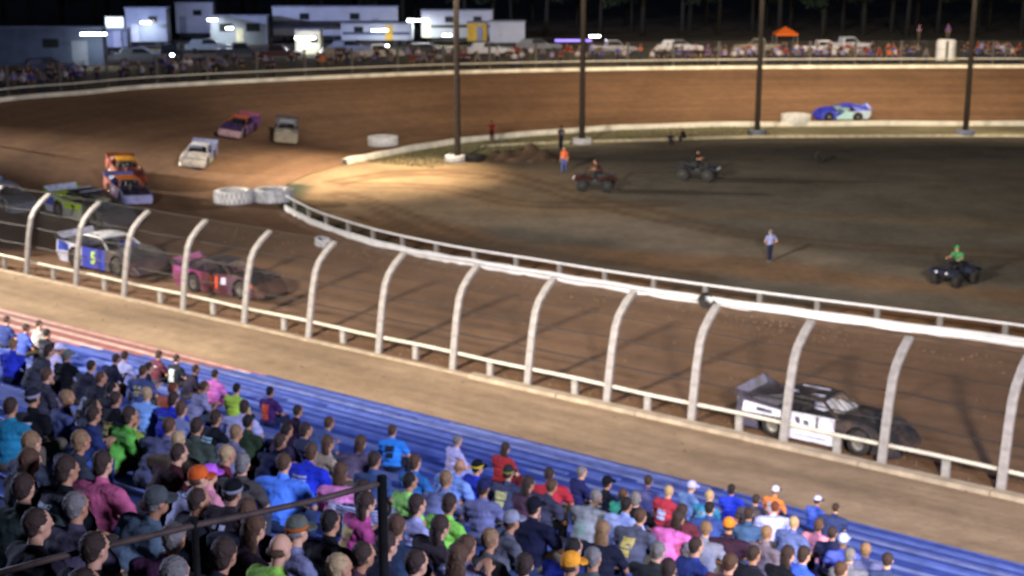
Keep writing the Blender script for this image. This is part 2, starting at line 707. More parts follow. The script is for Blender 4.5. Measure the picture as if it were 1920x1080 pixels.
# ================================================================== RAILS, WALLS, FENCES
M_CREAM = surf('cream_painted_steel', (0.62, 0.58, 0.47), 0.5, 0, 0.2, 3.0)
M_WHITE = surf('white_painted_steel', (0.56, 0.57, 0.60), 0.45, 0, 0.16, 2.0)
M_POST = surf('galvanised_post', (0.30, 0.28, 0.262), 0.6, 0.0, 0.3, 4.0)
M_STUB = surf('weathered_stub_post', (0.33, 0.31, 0.28), 0.75, 0.0, 0.35, 4.0)
M_FPOST = surf('dull_fence_post', (0.10, 0.095, 0.09), 0.8, 0, 0.3, 3)
M_IPOST = surf('dull_rail_post', (0.17, 0.16, 0.15), 0.8, 0, 0.3, 3)
M_CONC = surf('dusty_concrete', (0.42, 0.34, 0.24), 0.9, 0, 0.3, 2.0, 0.3)
M_WIRE = surf('grey_wire', (0.09, 0.085, 0.08), 0.6, 0.0, 0.2, 5)
M_CABLE = surf('dark_cable', (0.035, 0.03, 0.028), 0.6)
M_DARK = surf('dark_steel', (0.03, 0.03, 0.033), 0.55, 0, 0.3, 6)
M_RUST = surf('rusty_pipe', (0.075, 0.045, 0.032), 0.7, 0, 0.5, 8)
M_RUB = surf('black_rubber', (0.022, 0.021, 0.02), 0.8, 0, 0.4, 6, 0.3)
M_GRASS = surf('verge_grass', (0.20, 0.19, 0.09), 0.95, 0, 0.4, 1.5, 0.6)

# ---- near catch fence with posts leaning over the clay
prof = [(0, 0), (0.14, 1.0), (0.33, 2.1), (0.55, 2.95), (0.82, 3.35), (1.25, 3.72), (1.75, 4.02)]
POST_S = [63.8, 59.7, 55.9, 51.6, 47.45, 43.4, 39.3, 35.3, 31.6, 27.95, 24.35, 20.75, 17.2, 13.3, 9.3, 5.3, 1.3, -2.7, -6.7, 67.8, 71.8, 75.8, 79.8]
fence = thing('catch_fence', 'long grey catch fence with posts bent over the clay beside the grandstand', 'fence', sn(30, NF))
FI = Matrix.Translation(-sn(30, NF))


def rel(p):
    return FI @ p


def post_mesh():
    gg = Geo()
    w, th = 0.285, 0.12
    vs = []
    for i, (a, z) in enumerate(prof):
        a0, z0 = prof[max(i - 1, 0)]
        a1, z1 = prof[min(i + 1, len(prof) - 1)]
        t = Vector((0, a1 - a0, z1 - z0)).normalized()
        nb = Vector((0, t.z, -t.y))
        for sx, sy in ((-1, -1), (1, -1), (1, 1), (-1, 1)):
            vs.append(Vector((sx * w / 2, a, z)) + nb * (sy * th / 2))
    k = len(prof)
    fs = [(3, 2, 1, 0), tuple(range((k - 1) * 4, k * 4))]
    for i in range(k - 1):
        for j in range(4):
            fs.append((i * 4 + j, i * 4 + (j + 1) % 4, i * 4 + 4 + (j + 1) % 4, i * 4 + 4 + j))
    gg.add(vs, fs)
    return gg.mesh('post')


FROT = math.atan2(NN.y, NN.x) - PI / 2        # local +y onto the across direction
pm = post_mesh()
for k, s_ in enumerate(POST_S):
    jit = rng.uniform(-0.02, 0.02)
    link('post', pm, M_POST, fence, rel(sn(s_, NF - 0.04 + jit, -0.05)), (rng.uniform(-0.02, 0.02), rng.uniform(-0.012, 0.012), FROT))
S0, S1 = -8, 81


def fpt(s_, h):
    """point on the bent fence sheet, h metres along the profile"""
    acc = 0
    for (a0, z0), (a1, z1) in zip(prof, prof[1:]):
        l = math.hypot(a1 - a0, z1 - z0)
        if h <= acc + l + 1e-6:
            t = (h - acc) / l
            return sn(s_, NF + 0.06 + a0 + (a1 - a0) * t, z0 + (z1 - z0) * t)
        acc += l
    return sn(s_, NF + 0.06 + prof[-1][0], prof[-1][1])


HT = sum(math.hypot(a1 - a0, z1 - z0) for (a0, z0), (a1, z1) in zip(prof, prof[1:]))
for h, r in ((1.5, 0.030), (2.45, 0.030), (3.3, 0.018), (HT - 0.02, 0.016)):
    gg = Geo()
    pts = []
    for i in range(0, 181):
        s_ = S0 + (S1 - S0) * i / 180
        p = fpt(s_, h)
        p.z += 0.02 * math.sin(s_ * 1.6)
        pts.append(rel(p))
    gg.tube(pts, r, 5)
    link('cable', gg.mesh('cable', True), M_CABLE, fence)
# woven wire
gg = Geo()
sp = 0.17
hs = [0.55, 1.6, 2.9, 3.35, 3.9, HT]


def wire(gg, pts, r):
    vs, fs = [], []
    for p in pts:
        for k in range(3):
            a = 2 * PI * k / 3
            vs.append((p.x + r * math.cos(a), p.y + r * math.sin(a) * 0.5, p.z + r * math.sin(a) * 0.8))
    for i in range(len(pts) - 1):
        for k in range(3):
            fs.append((i * 3 + k, i * 3 + (k + 1) % 3, i * 3 + 3 + (k + 1) % 3, i * 3 + 3 + k))
    gg.add(vs, fs)


s_ = S0
while s_ < S1:
    wire(gg, [rel(fpt(s_ + h, h)) for h in hs], 0.0025)
    wire(gg, [rel(fpt(s_ - h + 4, h)) for h in hs], 0.0025)
    s_ += sp
tag(link('wire_mesh', gg.mesh('wire_mesh', fix=False), M_WIRE, fence), kind='stuff')

# ---- cream pipe guardrail at the foot of the fence
grail = thing('guardrail', 'cream pipe guardrail on short stubs along the foot of the near catch fence', 'guardrail', sn(30, NF))
gg = Geo()
gg.tube([rel(sn(S0 + (S1 - S0) * i / 60, NF + 0.22, 0.66 + 0.02 * math.sin(i * 1.3))) for i in range(61)], 0.075, 8)
link('rail', gg.mesh('rail', True), M_CREAM, grail)
sm = Geo().box((0, 0, 0.3), (0.26, 0.12, 0.6)).mesh('stub')
for a, b in zip(sorted(POST_S), sorted(POST_S)[1:]):
    link('stub', sm, M_STUB, grail, rel(sn((a + b) / 2 + rng.uniform(-0.3, 0.3), NF + 0.22, 0)), (0, 0, FROT))

# ---- kerb of concrete lengths under the fence
kerb = thing('concrete_kerb', 'low dusty concrete kerb laid in lengths under the near catch fence', 'kerb', sn(30, NF))
s_ = -10.0
while s_ < 80:
    L_ = rng.uniform(3.4, 4.4)
    h_ = 0.20 if s_ < 31 else 0.11
    w_ = 0.42 if s_ < 31 else 0.26
    gm = bevel(Geo().box((0, 0, 0), (L_ - 0.03, w_, h_)).mesh('kerb_length'), 0.015, 1)
    link('kerb_length', gm, M_CONC, kerb, rel(sn(s_ + L_ / 2, NF - 0.36 + rng.uniform(-0.03, 0.03), h_ / 2 - 0.02)), (0, 0, FROT + rng.uniform(-0.006, 0.006)))
    s_ += L_

# ---- inner rail: white pipe above a white half-buried guardrail
irc = catmull([sn(-25, 61.9), sn(5, 60.75), sn(18, 59.6), sn(25.4, 58.8), sn(30.4, 58.25), sn(37.5, 57.8), sn(42.5, 57.85), sn(46, 57.8), sn(49.7, 58.05), sn(54.4, 58.85), sn(60.4, 60.75), sn(64, 62.45), sn(66.2, 63.6)], 10)
irail = thing('inner_guardrail', 'white inner guardrail with top pipe curving along the infield edge', 'guardrail', irc[60])
II = Matrix.Translation(-irc[60])
gg = Geo()
gg.tube([II @ (p + Vector((0, 0, 1.02))) for p in irc], 0.065, 8)
link('top_rail', gg.mesh('top_rail', True), M_WHITE, irail)
gg = Geo()
bp_ = [(0.0, 0.04), (-0.09, 0.10), (-0.09, 0.20), (0.0, 0.26), (-0.09, 0.33), (-0.09, 0.42), (0.0, 0.48), (0.03, 0.46), (0.03, 0.05)]
ring = []
for i, p in enumerate(irc):
    t = (irc[min(i + 1, len(irc) - 1)] - irc[max(i - 1, 0)]).normalized()
    nr = Vector((-t.y, t.x, 0))
    nr = nr if nr.dot(NN) > 0 else -nr
    dip = 0.05 * math.sin(i * 0.9) + 0.04 * math.sin(i * 0.37 + 1)
    big = 1.12 if p.dot(ND) < 50 else 1.0
    for (o_, z_) in bp_:
        ring.append(II @ (p + nr * (o_ - 0.1) + Vector((0, 0, z_ * big + (dip if z_ < 0.3 else dip * 0.3)))))
nb_ = len(bp_)
fs = []
for i in range(len(irc) - 1):
    for k in range(nb_):
        a, b = i * nb_ + k, i * nb_ + (k + 1) % nb_
        fs.append((a, b, b + nb_, a + nb_))
gg.add(ring, fs)
link('corrugated_rail', gg.mesh('corrugated_rail', True), M_WHITE, irail)
im_ = Geo().box((0, 0, 0.5), (0.24, 0.16, 1.0)).mesh('post')
for p in resample(irc, 2.75):
    link('post', im_, M_IPOST, irail, II @ (p + NN * 0.06), (0, 0, FROT))
# clay thrown up against the rail
gg = Geo()
rr = random.Random(8)
ring = []
for i, p in enumerate(irc):
    h_ = 0.10 + 0.10 * abs(math.sin(i * 0.7)) * rr.random()
    for (o_, z_) in ((-1.1, 0.0), (-0.5, h_ * 0.55), (-0.16, h_), (0.25, h_ * 0.9), (0.8, 0.0)):
        ring.append(p + NN * o_ + Vector((0, 0, z_)))
fs = [(i * 5 + k, i * 5 + k + 1, i * 5 + k + 6, i * 5 + k + 5) for i in range(len(irc) - 1) for k in range(4)]
gg.add(ring, fs)
tag(link('clay_bank', gg.mesh('clay_bank', True), surf('banked_clay', (0.17, 0.10, 0.06), 0.95, 0, 0.4, 1.5, 0.6)), kind='structure')

# loose clods thrown against the rail, the kerb and over the clay
gg = Geo()
rr = random.Random(31)
for _ in range(2600):
    s0 = rr.uniform(-5, 66)
    if rr.random() < 0.45:
        n0 = 57.6 - abs(rr.gauss(0, 1.6)) + (0.9 if s0 > 55 else 0)
    elif rr.random() < 0.5:
        n0 = NF + 0.3 + abs(rr.gauss(0, 1.2))
    else:
        n0 = rr.uniform(36.8, 57)
    p = sn(s0, n0, 0.03)
    k = rr.uniform(0.02, 0.075) * (1.3 if rr.random() < 0.1 else 1)
    vs = [(p.x + k * rr.uniform(.6, 1.2) * a, p.y + k * rr.uniform(.6, 1.2) * b, p.z + k * rr.uniform(.5, 1) * c) for a, b, c in ((1, 0, 0), (-1, 0, 0), (0, 1, 0), (0, -1, 0), (0, 0, 1), (0, 0, -.4))]
    gg.add(vs, [(0, 2, 4), (2, 1, 4), (1, 3, 4), (3, 0, 4), (2, 0, 5), (1, 2, 5), (3, 1, 5), (0, 3, 5)])
tag(link('clay_clods', gg.mesh('clay_clods', fix=False), surf('clod_clay', (0.17, 0.11, 0.065), 0.95, 0, 0.5, 0.8)), kind='stuff')

# ---- white kerb and grass verge on the inside of the far turn
kc = [p for p in inn[8 * 11:]]
gg = Geo()
ring = []
for i, p in enumerate(kc):
    t = (kc[min(i + 1, len(kc) - 1)] - kc[max(i - 1, 0)]).normalized()
    nr = Vector((t.y, -t.x, 0))
    for (o_, z_) in ((-0.32, -0.02), (-0.26, 0.42), (0.12, 0.44), (0.2, -0.02)):
        ring.append(p + nr * o_ + Vector((0, 0, z_ + 0.03 * math.sin(i * 0.8))))
fs = [(i * 4 + k, i * 4 + k + 1, i * 4 + k + 5, i * 4 + k + 4) for i in range(len(kc) - 1) for k in range(3)]
gg.add(ring, fs)
tag(link('white_kerb', gg.mesh('white_kerb'), surf('limewashed_kerb', (0.78, 0.74, 0.62), 0.8, 0, 0.25, 1.2)), 'low limewashed kerb curving round the inside of the far turn', 'kerb')
kc2 = inn[8 * 14:]
gg = Geo()
ring = []
for i, p in enumerate(kc2):
    t = (kc2[min(i + 1, len(kc2) - 1)] - kc2[max(i - 1, 0)]).normalized()
    nr = Vector((t.y, -t.x, 0))
    w_ = 0.4 + 0.6 * sst(0, 20, i)
    for (o_, z_) in ((7.2 * w_, -0.03), (7.5 * w_, 0.12), (8.0 * w_, 0.14), (8.4 * w_, -0.03)):
        ring.append(p + nr * o_ + Vector((0, 0, z_)))
fs = [(i * 4 + k, i * 4 + k + 1, i * 4 + k + 5, i * 4 + k + 4) for i in range(len(kc2) - 1) for k in range(3)]
gg.add(ring, fs)
tag(link('gravel_edge', gg.mesh('gravel_edge', True), surf('pale_gravel', (0.55, 0.50, 0.37), 0.95, 0, 0.4, 2.0, 0.5)), kind='structure')
# grass blades on that verge
gg = Geo()
rr = random.Random(21)
for _ in range(5000):
    i = rr.randrange(4, len(kc) - 30)
    p = kc[i].lerp(kc[i + 1], rr.random())
    t = (kc[i + 1] - kc[i]).normalized()
    nr = Vector((t.y, -t.x, 0))
    q = p + nr * (0.5 + (rr.random() ** 1.3) * 6.5)
    a = rr.random() * 6.28
    h_ = rr.uniform(0.06, 0.2)
    w_ = 0.05
    gg.add([(q.x - w_ * math.cos(a), q.y - w_ * math.sin(a), -0.02), (q.x + w_ * math.cos(a), q.y + w_ * math.sin(a), -0.02), (q.x + rr.uniform(-.06, .06), q.y + rr.uniform(-.06, .06), h_)], [(0, 1, 2)])
tag(link('verge_grass', gg.mesh('verge_grass', fix=False), M_GRASS), kind='stuff')

# ---- outer wall of the banked turn with its rail and fence
oc = resample(out[8 * 9 + 4: 8 * 20], 1.0)


def outward(pl, i):
    t = (pl[min(i + 1, len(pl) - 1)] - pl[max(i - 1, 0)])
    t.z = 0
    t.normalize()
    return Vector((-t.y, t.x, 0))


wall = thing('turn_wall', 'low cream concrete wall round the outside of the far turn', 'wall', oc[70])
WI = Matrix.Translation(-oc[70])
SEG = 4
M_WALLC = surf('cream_wall', (0.80, 0.75, 0.60), 0.85, 0, 0.35, 0.8)
for i in range(0, len(oc) - SEG, SEG):
    gg = Geo()
    ring = []
    pts = oc[i:i + SEG + 1]
    e = 0.02
    for j, p in enumerate(pts):
        q = p.copy()
        if j == 0:
            q = p.lerp(pts[1], e)
        if j == SEG:
            q = p.lerp(pts[SEG - 1], e)
        nr = outward(oc, i + j)
        for (o_, z_) in ((0, -0.3), (0.05, 0.36), (0.22, 0.38), (0.3, -0.3)):
            ring.append(WI @ (q + nr * o_ + Vector((0, 0, z_))))
    fs = [(a * 4 + k, a * 4 + (k + 1) % 4, a * 4 + 4 + (k + 1) % 4, a * 4 + 4 + k) for a in range(SEG) for k in range(4)]
    fs += [(3, 2, 1, 0), tuple(range(SEG * 4, SEG * 4 + 4))]
    gg.add(ring, fs)
    link('wall_length', gg.mesh('wall_length'), M_WALLC, wall)
ffence = thing('turn_fence', 'tall wire fence on grey posts behind the far turn wall, spectators behind it', 'fence', oc[70])
gg = Geo()
gg.tube([WI @ (p + outward(oc, i) * 0.35 + Vector((0, 0, 1.0))) for i, p in enumerate(oc)], 0.075, 6)
link('rail', gg.mesh('rail', True), M_CREAM, ffence)
fpm = Geo().box((0, 0, 1.5), (0.26, 0.14, 3.0)).mesh('post')
FAR_POSTS = []
for i in range(2, len(oc), 5):
    nr = outward(oc, i)
    p = oc[i] + nr * 0.62
    FAR_POSTS.append(p)
    link('post', fpm, M_FPOST, ffence, WI @ (p + Vector((0, 0, -0.1))), (0, 0, math.atan2(nr.y, nr.x) - PI / 2))
gg = Geo()
for h in (2.85, 2.0):
    gc = Geo()
    gc.tube([WI @ (p + outward(oc, i) * 0.5 + Vector((0, 0, h))) for i, p in enumerate(oc)], 0.012, 4)
    link('cable', gc.mesh('cable'), M_WIRE, ffence)
oc2 = resample(oc, 0.25)
for i in range(0, len(oc2) - 12, 1):
    j = min(len(oc2) - 1, i + 9)
    o1 = outward(oc2, i) * 0.5
    o2 = outward(oc2, j) * 0.5
    a0, a1 = oc2[i] + o1, oc2[j] + o2
    wire(gg, [WI @ (a0 + Vector((0, 0, 0.6))), WI @ (a1 + Vector((0, 0, 2.85)))], 0.007)
    wire(gg, [WI @ (a1 + Vector((0, 0, 0.6))), WI @ (a0 + Vector((0, 0, 2.85)))], 0.007)
tag(link('wire_mesh', gg.mesh('wire_mesh', fix=False), M_WIRE, ffence), kind='stuff')

# ================================================================== GRANDSTAND
TREAD, RISE = 0.82, 0.30
NFRONT = 36.2                                  # bench of the front row
ZFRONT = 0.62
NROWS = 44


def row_n(i):
    return NFRONT - i * TREAD


def row_z(i):
    return ZFRONT + i * RISE                   # top of the bench plank


M_BLUE = surf('blue_plank_paint', (0.085, 0.13, 0.43), 0.45, 0, 0.35, 2.5, 0.15, 0.5)
M_BLUE2 = surf('worn_blue_board', (0.095, 0.125, 0.35), 0.55, 0, 0.45, 2.0, 0.2, 0.4)
BLUES = [M_BLUE, M_BLUE2, surf('faded_highlight_plank', (0.12, 0.17, 0.46), 0.55, 0, 0.35, 1.5, 0.2), surf('gap_shade_plank', (0.04, 0.065, 0.26), 0.5, 0, 0.35, 2.0, 0.2), surf('worn_highlight_plank', (0.19, 0.23, 0.46), 0.6, 0, 0.45, 1.2, 0.2)]  # plank tones vary; their pattern imitates lit plank edges and shaded gaps
REDS = None
M_RED = surf('red_plank_paint', (0.42, 0.17, 0.15), 0.5, 0, 0.3, 2.5, 0.15)
M_RED2 = surf('dull_red_board', (0.22, 0.10, 0.09), 0.6, 0, 0.3, 2.5, 0.15)
M_PALE = surf('pale_plank', (0.62, 0.52, 0.46), 0.6, 0, 0.3, 2.5, 0.15)
M_TERR = surf('terrace_concrete', (0.10, 0.10, 0.13), 0.9, 0, 0.35, 1.0, 0.2)
stand = thing('grandstand', 'long grandstand of blue plank benches, red planks at its far lower end', 'grandstand', sn(20, 20))
GI = Matrix.Translation(-sn(20, 20))
SA, SB, SM = -6.0, 72.0, 39.2                  # ends, and where the red planks begin
tg_ = Geo()
for i in range(NROWS):                          # stepped terrace carrying the boards
    n0, n1 = row_n(i) + 0.62, row_n(i) + 0.62 - TREAD
    z = row_z(i) - 0.50
    q = [sn(SA, n0, z), sn(SB, n0, z), sn(SB, n1, z), sn(SA, n1, z), sn(SB, n1, z + RISE), sn(SA, n1, z + RISE)]
    tg_.add([GI @ p for p in q], [(0, 1, 2, 3), (3, 2, 4, 5)])
    if i == 0:
        tg_.add([GI @ p for p in (sn(SA, n0, z), sn(SB, n0, z), sn(SB, n0, -0.1), sn(SA, n0, -0.1))], [(0, 1, 2, 3)])
link('terrace', tg_.mesh('terrace', fix=False), M_TERR, stand)


def plank(length, w, h):
    return bevel(Geo().box((0, 0, 0), (length, w, h)).mesh('plank'), 0.008, 1)


cuts = [SA, 8.0, 19.5, 29.5, SM, 50.0, 61.0, SB]
pcache = {}
SROT = math.atan2(ND.y, ND.x)
for i in range(NROWS):
    for a, b in zip(cuts, cuts[1:]):
        if i > 16 and a > 49:
            if i > 30:
                continue
        red = i < 15 and a >= SM - 0.01
        bmix = BLUES[(0, 3, 0, 2, 3, 1, 4, 3, 0, 2, 3, 3, 1, 0, 3, 2)[(i + (0 if a < 19 else 1)) % 16]] if rng.random() < 0.8 else rng.choice(BLUES)
        rmix = (M_RED, M_PALE, M_RED, M_RED2)[i % 4]
        L_ = b - a - 0.04
        for nm, w, h, dn, dz, mat in (('bench_plank', 0.27, 0.055, 0.0, -0.028, rmix if red else bmix), ('foot_board', 0.36, 0.05, 0.36, -0.455, M_RED2 if red else (M_BLUE2 if i % 3 else BLUES[3]))):
            key = (round(L_, 2), w, h)
            if key not in pcache:
                pcache[key] = plank(L_, w, h)
            if nm == 'foot_board' and i > 18 and a > 30:
                continue
            o = link(nm, pcache[key], mat, stand, GI @ sn((a + b) / 2, row_n(i) + dn, row_z(i) + dz + rng.uniform(-0.008, 0.008)), (0, 0, SROT))
            if red:
                o['label'] = ('pale bench plank' if rmix is M_PALE else 'red bench plank') if nm == 'bench_plank' else 'dull red foot board'
# bench legs, one bracket mesh per row kept with the stand
gb = Geo()
for i in range(NROWS):
    s_ = SA + 0.6
    while s_ < SB:
        p = GI @ sn(s_, row_n(i), row_z(i) - 0.28)
        gb.box(p, (0.06, 0.16, 0.44), SROT)
        s_ += 2.6
tag(link('bench_bracket', gb.mesh('bench_bracket', fix=False), M_DARK, stand), kind='stuff')

# ================================================================== LIGHT POLES
M_WOOD = surf('creosoted_pole', (0.06, 0.045, 0.036), 0.85, 0, 0.4, 4, 0.3)
M_LAMPBOX = surf('lamp_housing', (0.2, 0.2, 0.2), 0.5)
pole_m = Geo().tube([(0, 0, -0.3), (0, 0, 8), (0, 0, 24)], [0.26, 0.23, 0.18], 12).mesh('shaft', True)
arm_m = Geo().box((0, 0, 23.2), (3.6, 0.16, 0.16)).box((0, 0, 21.9), (3.6, 0.16, 0.16)).mesh('cross_arm')
head_g = Geo()
head_g.lathe([(0.0, 0.0), (0.16, 0.02), (0.3, 0.34), (0.31, 0.36), (0.27, 0.36), (0.0, 0.3)], 14)
head_m = head_g.mesh('lamp_head', True)
POLES = [((-4.3, 113.1), 'wooden floodlight pole with a white tyre at its foot, left of the dirt heap'),
         ((6.0, 123.3), 'wooden floodlight pole standing on the verge just right of the dirt heap'),
         ((22.0, 129.0), 'wooden floodlight pole on the verge left of the white marker tyre and blue car'),
         ((40.7, 129.0), 'rightmost wooden floodlight pole on the grass verge of the far turn')]
for k, ((x, y), lab) in enumerate(POLES):
    r = thing('light_pole', lab, 'light pole', (x, y, 0), 0.12 * k, 'floodlight poles along the inside verge')
    link('shaft', pole_m, M_WOOD, r)
    link('cross_arm', arm_m, M_WOOD, r)
    for zz in (23.2, 21.9):
        for xx in (-1.5, -0.5, 0.5, 1.5):
            link('lamp_head', head_m, M_LAMPBOX, r, (xx, 0.12, zz + 0.1), (-2.0, 0, 0))

# ================================================================== TYRES
M_WTYRE = surf('whitewashed_rubber', (0.74, 0.73, 0.70), 0.75, 0, 0.22, 3.0, 0.4, 0.3)
M_WTYRE2 = surf('dirty_whitewashed_rubber', (0.52, 0.53, 0.56), 0.8, 0, 0.5, 2.4, 0.4, 0.3)
M_HOLE = surf('dark_inner_rubber', (0.02, 0.02, 0.02), 0.9)


def tyre_meshes(R, r, w, lugs):
    g = Geo()
    g.lathe([(r, 0.06 * w), (r + 0.35 * (R - r), 0.0), (R * 0.93, 0.03 * w), (R, 0.2 * w), (R, 0.8 * w), (R * 0.93, 0.97 * w), (r + 0.35 * (R - r), w), (r, 0.94 * w), (r * 1.06, 0.85 * w), (R * 0.86, 0.7 * w), (R * 0.86, 0.3 * w), (r * 1.06, 0.15 * w)], 36, closed=True)
    body = g.mesh('carcass', True)
    t = Geo()
    for k in range(lugs):
        a = 2 * PI * k / lugs
        for sgn, z0, da in ((1, 0.27 * w, 0), (-1, 0.73 * w, PI / lugs)):
            c = (math.cos(a + da) * R * 1.005, math.sin(a + da) * R * 1.005, z0)
            t.box(c, (0.06 * R, 0.09 * R, 0.42 * w), rz=a + da, rx=0.0)
    return body, t.mesh('tread')


big_b, big_t = tyre_meshes(1.28, 0.72, 0.86, 26)
sml_b, sml_t = tyre_meshes(0.42, 0.22, 0.32, 22)


def tyre(name, label, loc, mats, big=True, scale=1.0, rot=(0, 0, 0), group=None):
    r = thing(name, label, 'tyre', loc, 0, group, scale)
    r.rotation_euler = rot
    b, t = (big_b, big_t) if big else (sml_b, sml_t)
    link('carcass', b, mats[0], r)
    link('tread', t, mats[1], r)
    return r


GT = 'big marker tyres laid flat at the track edge'
p = gp(440, 381)
tyre('tractor_tyre', 'left one of two big whitewashed tyres lying before the inner guardrail end', (p.x, p.y, 0.03), (M_WTYRE, M_WTYRE2), True, 1.02, (0, 0, .3), GT)
p = gp(512, 379)
tyre('tractor_tyre', 'grimy grey white tyre lying against the end of the inner guardrail', (p.x, p.y + 0.2, 0.03), (M_WTYRE2, M_WTYRE2), True, 1.0, (0, 0, 1.1), GT)
p, _ = track_hit(718, 273)
tyre('tractor_tyre', 'lone white marker tyre lying on the clay left of the first light pole', (p.x, p.y, p.z), (M_WTYRE, M_WTYRE), True, 0.95, (0, 0, 2), GT)
p, _ = track_hit(1492, 231)
tyre('tractor_tyre', 'bright white marker tyre by the kerb beside the blue and white race car', (p.x, p.y, p.z + 0.01), (M_WTYRE, M_WTYRE), True, 1.05, (0, 0, .7), GT)
p = gp(607, 459)
tyre('small_tyre', 'small half whitewashed tyre lying tilted at the foot of the inner guardrail', (p.x, p.y - 0.45, 0.06), (M_WTYRE2, M_RUB), False, 1.25, (0.25, 0.1, 0.5))
p = gp(1328, 572)
tyre('small_tyre', 'black tyre propped slanting against the white inner guardrail', (p.x - .2, p.y - 0.5, 0.22), (M_RUB, M_RUB), False, 1.0, (0.75, 0, 0.62))
p = gp(1535, 304)
tyre('small_tyre', 'black tyre standing alone on the dark infield turf', (p.x, p.y, 0.42), (M_RUB, M_RUB), False, 1.05, (PI / 2, 0, 0.1))
tyre('tractor_tyre', 'whitewashed tyre ringed round the foot of the first light pole', (-4.5, 112.9, 0.0), (M_WTYRE, M_WTYRE2), True, 0.6, (0, 0, .7), GT)
tyre('tractor_tyre', 'black tyre lying right beside the whitewashed pole tyre', (-3.0, 113.3, 0.0), (M_RUB, M_RUB), True, 0.6, (0, 0, .2), GT)
M_GREYP = surf('faded_blue_grey_paint', (0.25, 0.28, 0.36), 0.7, 0, 0.4, 3)
tyre('tractor_tyre', 'pale grey tyre round the foot of the second light pole', (6.0, 123.3, 0.0), (M_WTYRE2, M_WTYRE), True, 0.62, (0, 0, .2), GT)
tyre('tractor_tyre', 'dull blue grey tyre round the foot of the third light pole', (22.0, 129.0, 0.0), (M_GREYP, M_RUB), True, 0.62, (0, 0, .9), GT)
tyre('tractor_tyre', 'dull blue grey tyre round the foot of the rightmost light pole', (40.7, 129.0, 0.0), (M_GREYP, M_GREYP), True, 0.62, (0, 0, .5), GT)

# dirt heap
gg = Geo()
for j in range(25):
    for i in range(37):
        x, y = -4.2 + 8.4 * i / 36, -2.4 + 4.8 * j / 24
        r_ = math.hypot(x / 4.0, y / 2.2)
        h_ = max(0.0, 1 - r_) ** 0.8 * (0.95 + 0.3 * math.sin(x * 1.9 + y) + 0.3 * math.sin(x * 4.1 - y * 3)) + 0.06 * math.sin(x * 9) * math.cos(y * 8)
        gg.v.append((x, y, h_ - 0.10))
for j in range(24):
    for i in range(36):
        a = j * 37 + i
        gg.f.append((a, a + 1, a + 38, a + 37))
p = gp(985, 297)
tag(link('dirt_heap', gg.mesh('dirt_heap', True), surf('heaped_clay', (0.13, 0.08, 0.05), 0.95, 0, 0.45, 1.4, 0.8), None, (p.x, p.y, 0)), kind='structure')

# ================================================================== RACE CARS
M_CHASSIS = surf('black_chassis', (0.018, 0.017, 0.017), 0.6, 0, 0.4, 5)
M_TYRE = surf('muddy_race_tyre', (0.03, 0.026, 0.023), 0.85, 0, 0.5, 6, 0.3)
M_RIM = surf('race_rim', (0.35, 0.33, 0.3), 0.35, 0.7, 0.3, 5)
M_TUBE = surf('roll_cage_tube', (0.12, 0.12, 0.13), 0.4, 0.3)


def arch(cx, cz, R, z0, front=True, n=10):
    """points over a wheel opening, from its front foot to its rear foot"""
    a0 = math.asin(max(-1, min(1, (z0 - cz) / R)))
    pts = []
    for k in range(n + 1):
        a = a0 + (PI - 2 * a0) * k / n
        pts.append((cx + R * math.cos(a), cz + R * math.sin(a)))
    return pts


def side_y(z):
    return 1.0 - 0.07 * z


def panel(poly, sg, th=0.03):
    g = Geo()
    n = len(poly)
    vs = [(x, sg * side_y(z), z) for x, z in poly] + [(x, sg * (side_y(z) - th), z) for x, z in poly]
    fs = [tuple(range(n)), tuple(reversed(range(n, 2 * n)))] + [(i, i + n, (i + 1) % n + n, (i + 1) % n) for i in range(n)]
    return g.add(vs, fs)


FX, RX, AXZ, WR = 1.46, -1.32, 0.36, 0.36
fender_poly = [(2.2, 0.16), (2.2, 0.66), (1.9, 0.80), (1.45, 0.88), (0.72, 0.90), (0.72, 0.14)] + list(reversed(arch(FX, AXZ, 0.46, 0.14)))
door_poly = [(0.705, 0.14), (0.705, 0.90), (-0.5, 0.885), (-0.80, 0.88), (-0.80, 0.14)]
quarter_poly = [(-0.815, 0.14), (-0.815, 0.88), (-1.6, 0.95), (-2.5, 1.02), (-2.56, 0.55), (-2.3, 0.2)] + list(reversed(arch(RX, AXZ, 0.48, 0.2)))
CM = {}


def sheet(rows, th):
    """rows of points (front to back), thickened downwards"""
    g = Geo()
    m, n = len(rows), len(rows[0])
    top = [p for r in rows for p in r]
    bot = [(p[0], p[1], p[2] - th) for p in top]
    fs = []
    for i in range(m - 1):
        for k in range(n - 1):
            a = i * n + k
            fs.append((a, a + 1, a + n + 1, a + n))
            b = a + m * n
            fs.append((b, b + n, b + n + 1, b + 1))
    edge = [k for k in range(n)] + [i * n + n - 1 for i in range(1, m)] + [(m - 1) * n + k for k in range(n - 2, -1, -1)] + [i * n for i in range(m - 2, 0, -1)]
    for a, b in zip(edge, edge[1:] + edge[:1]):
        fs.append((a, b, b + m * n, a + m * n))
    return g.add(top + bot, fs)


for sg, nm in ((1, 'L'), (-1, 'R')):
    CM['fender' + nm] = panel(fender_poly, sg).mesh('fender')
    CM['door' + nm] = panel(door_poly, sg).mesh('door')
    CM['quarter' + nm] = panel(quarter_poly, sg).mesh('quarter_panel')
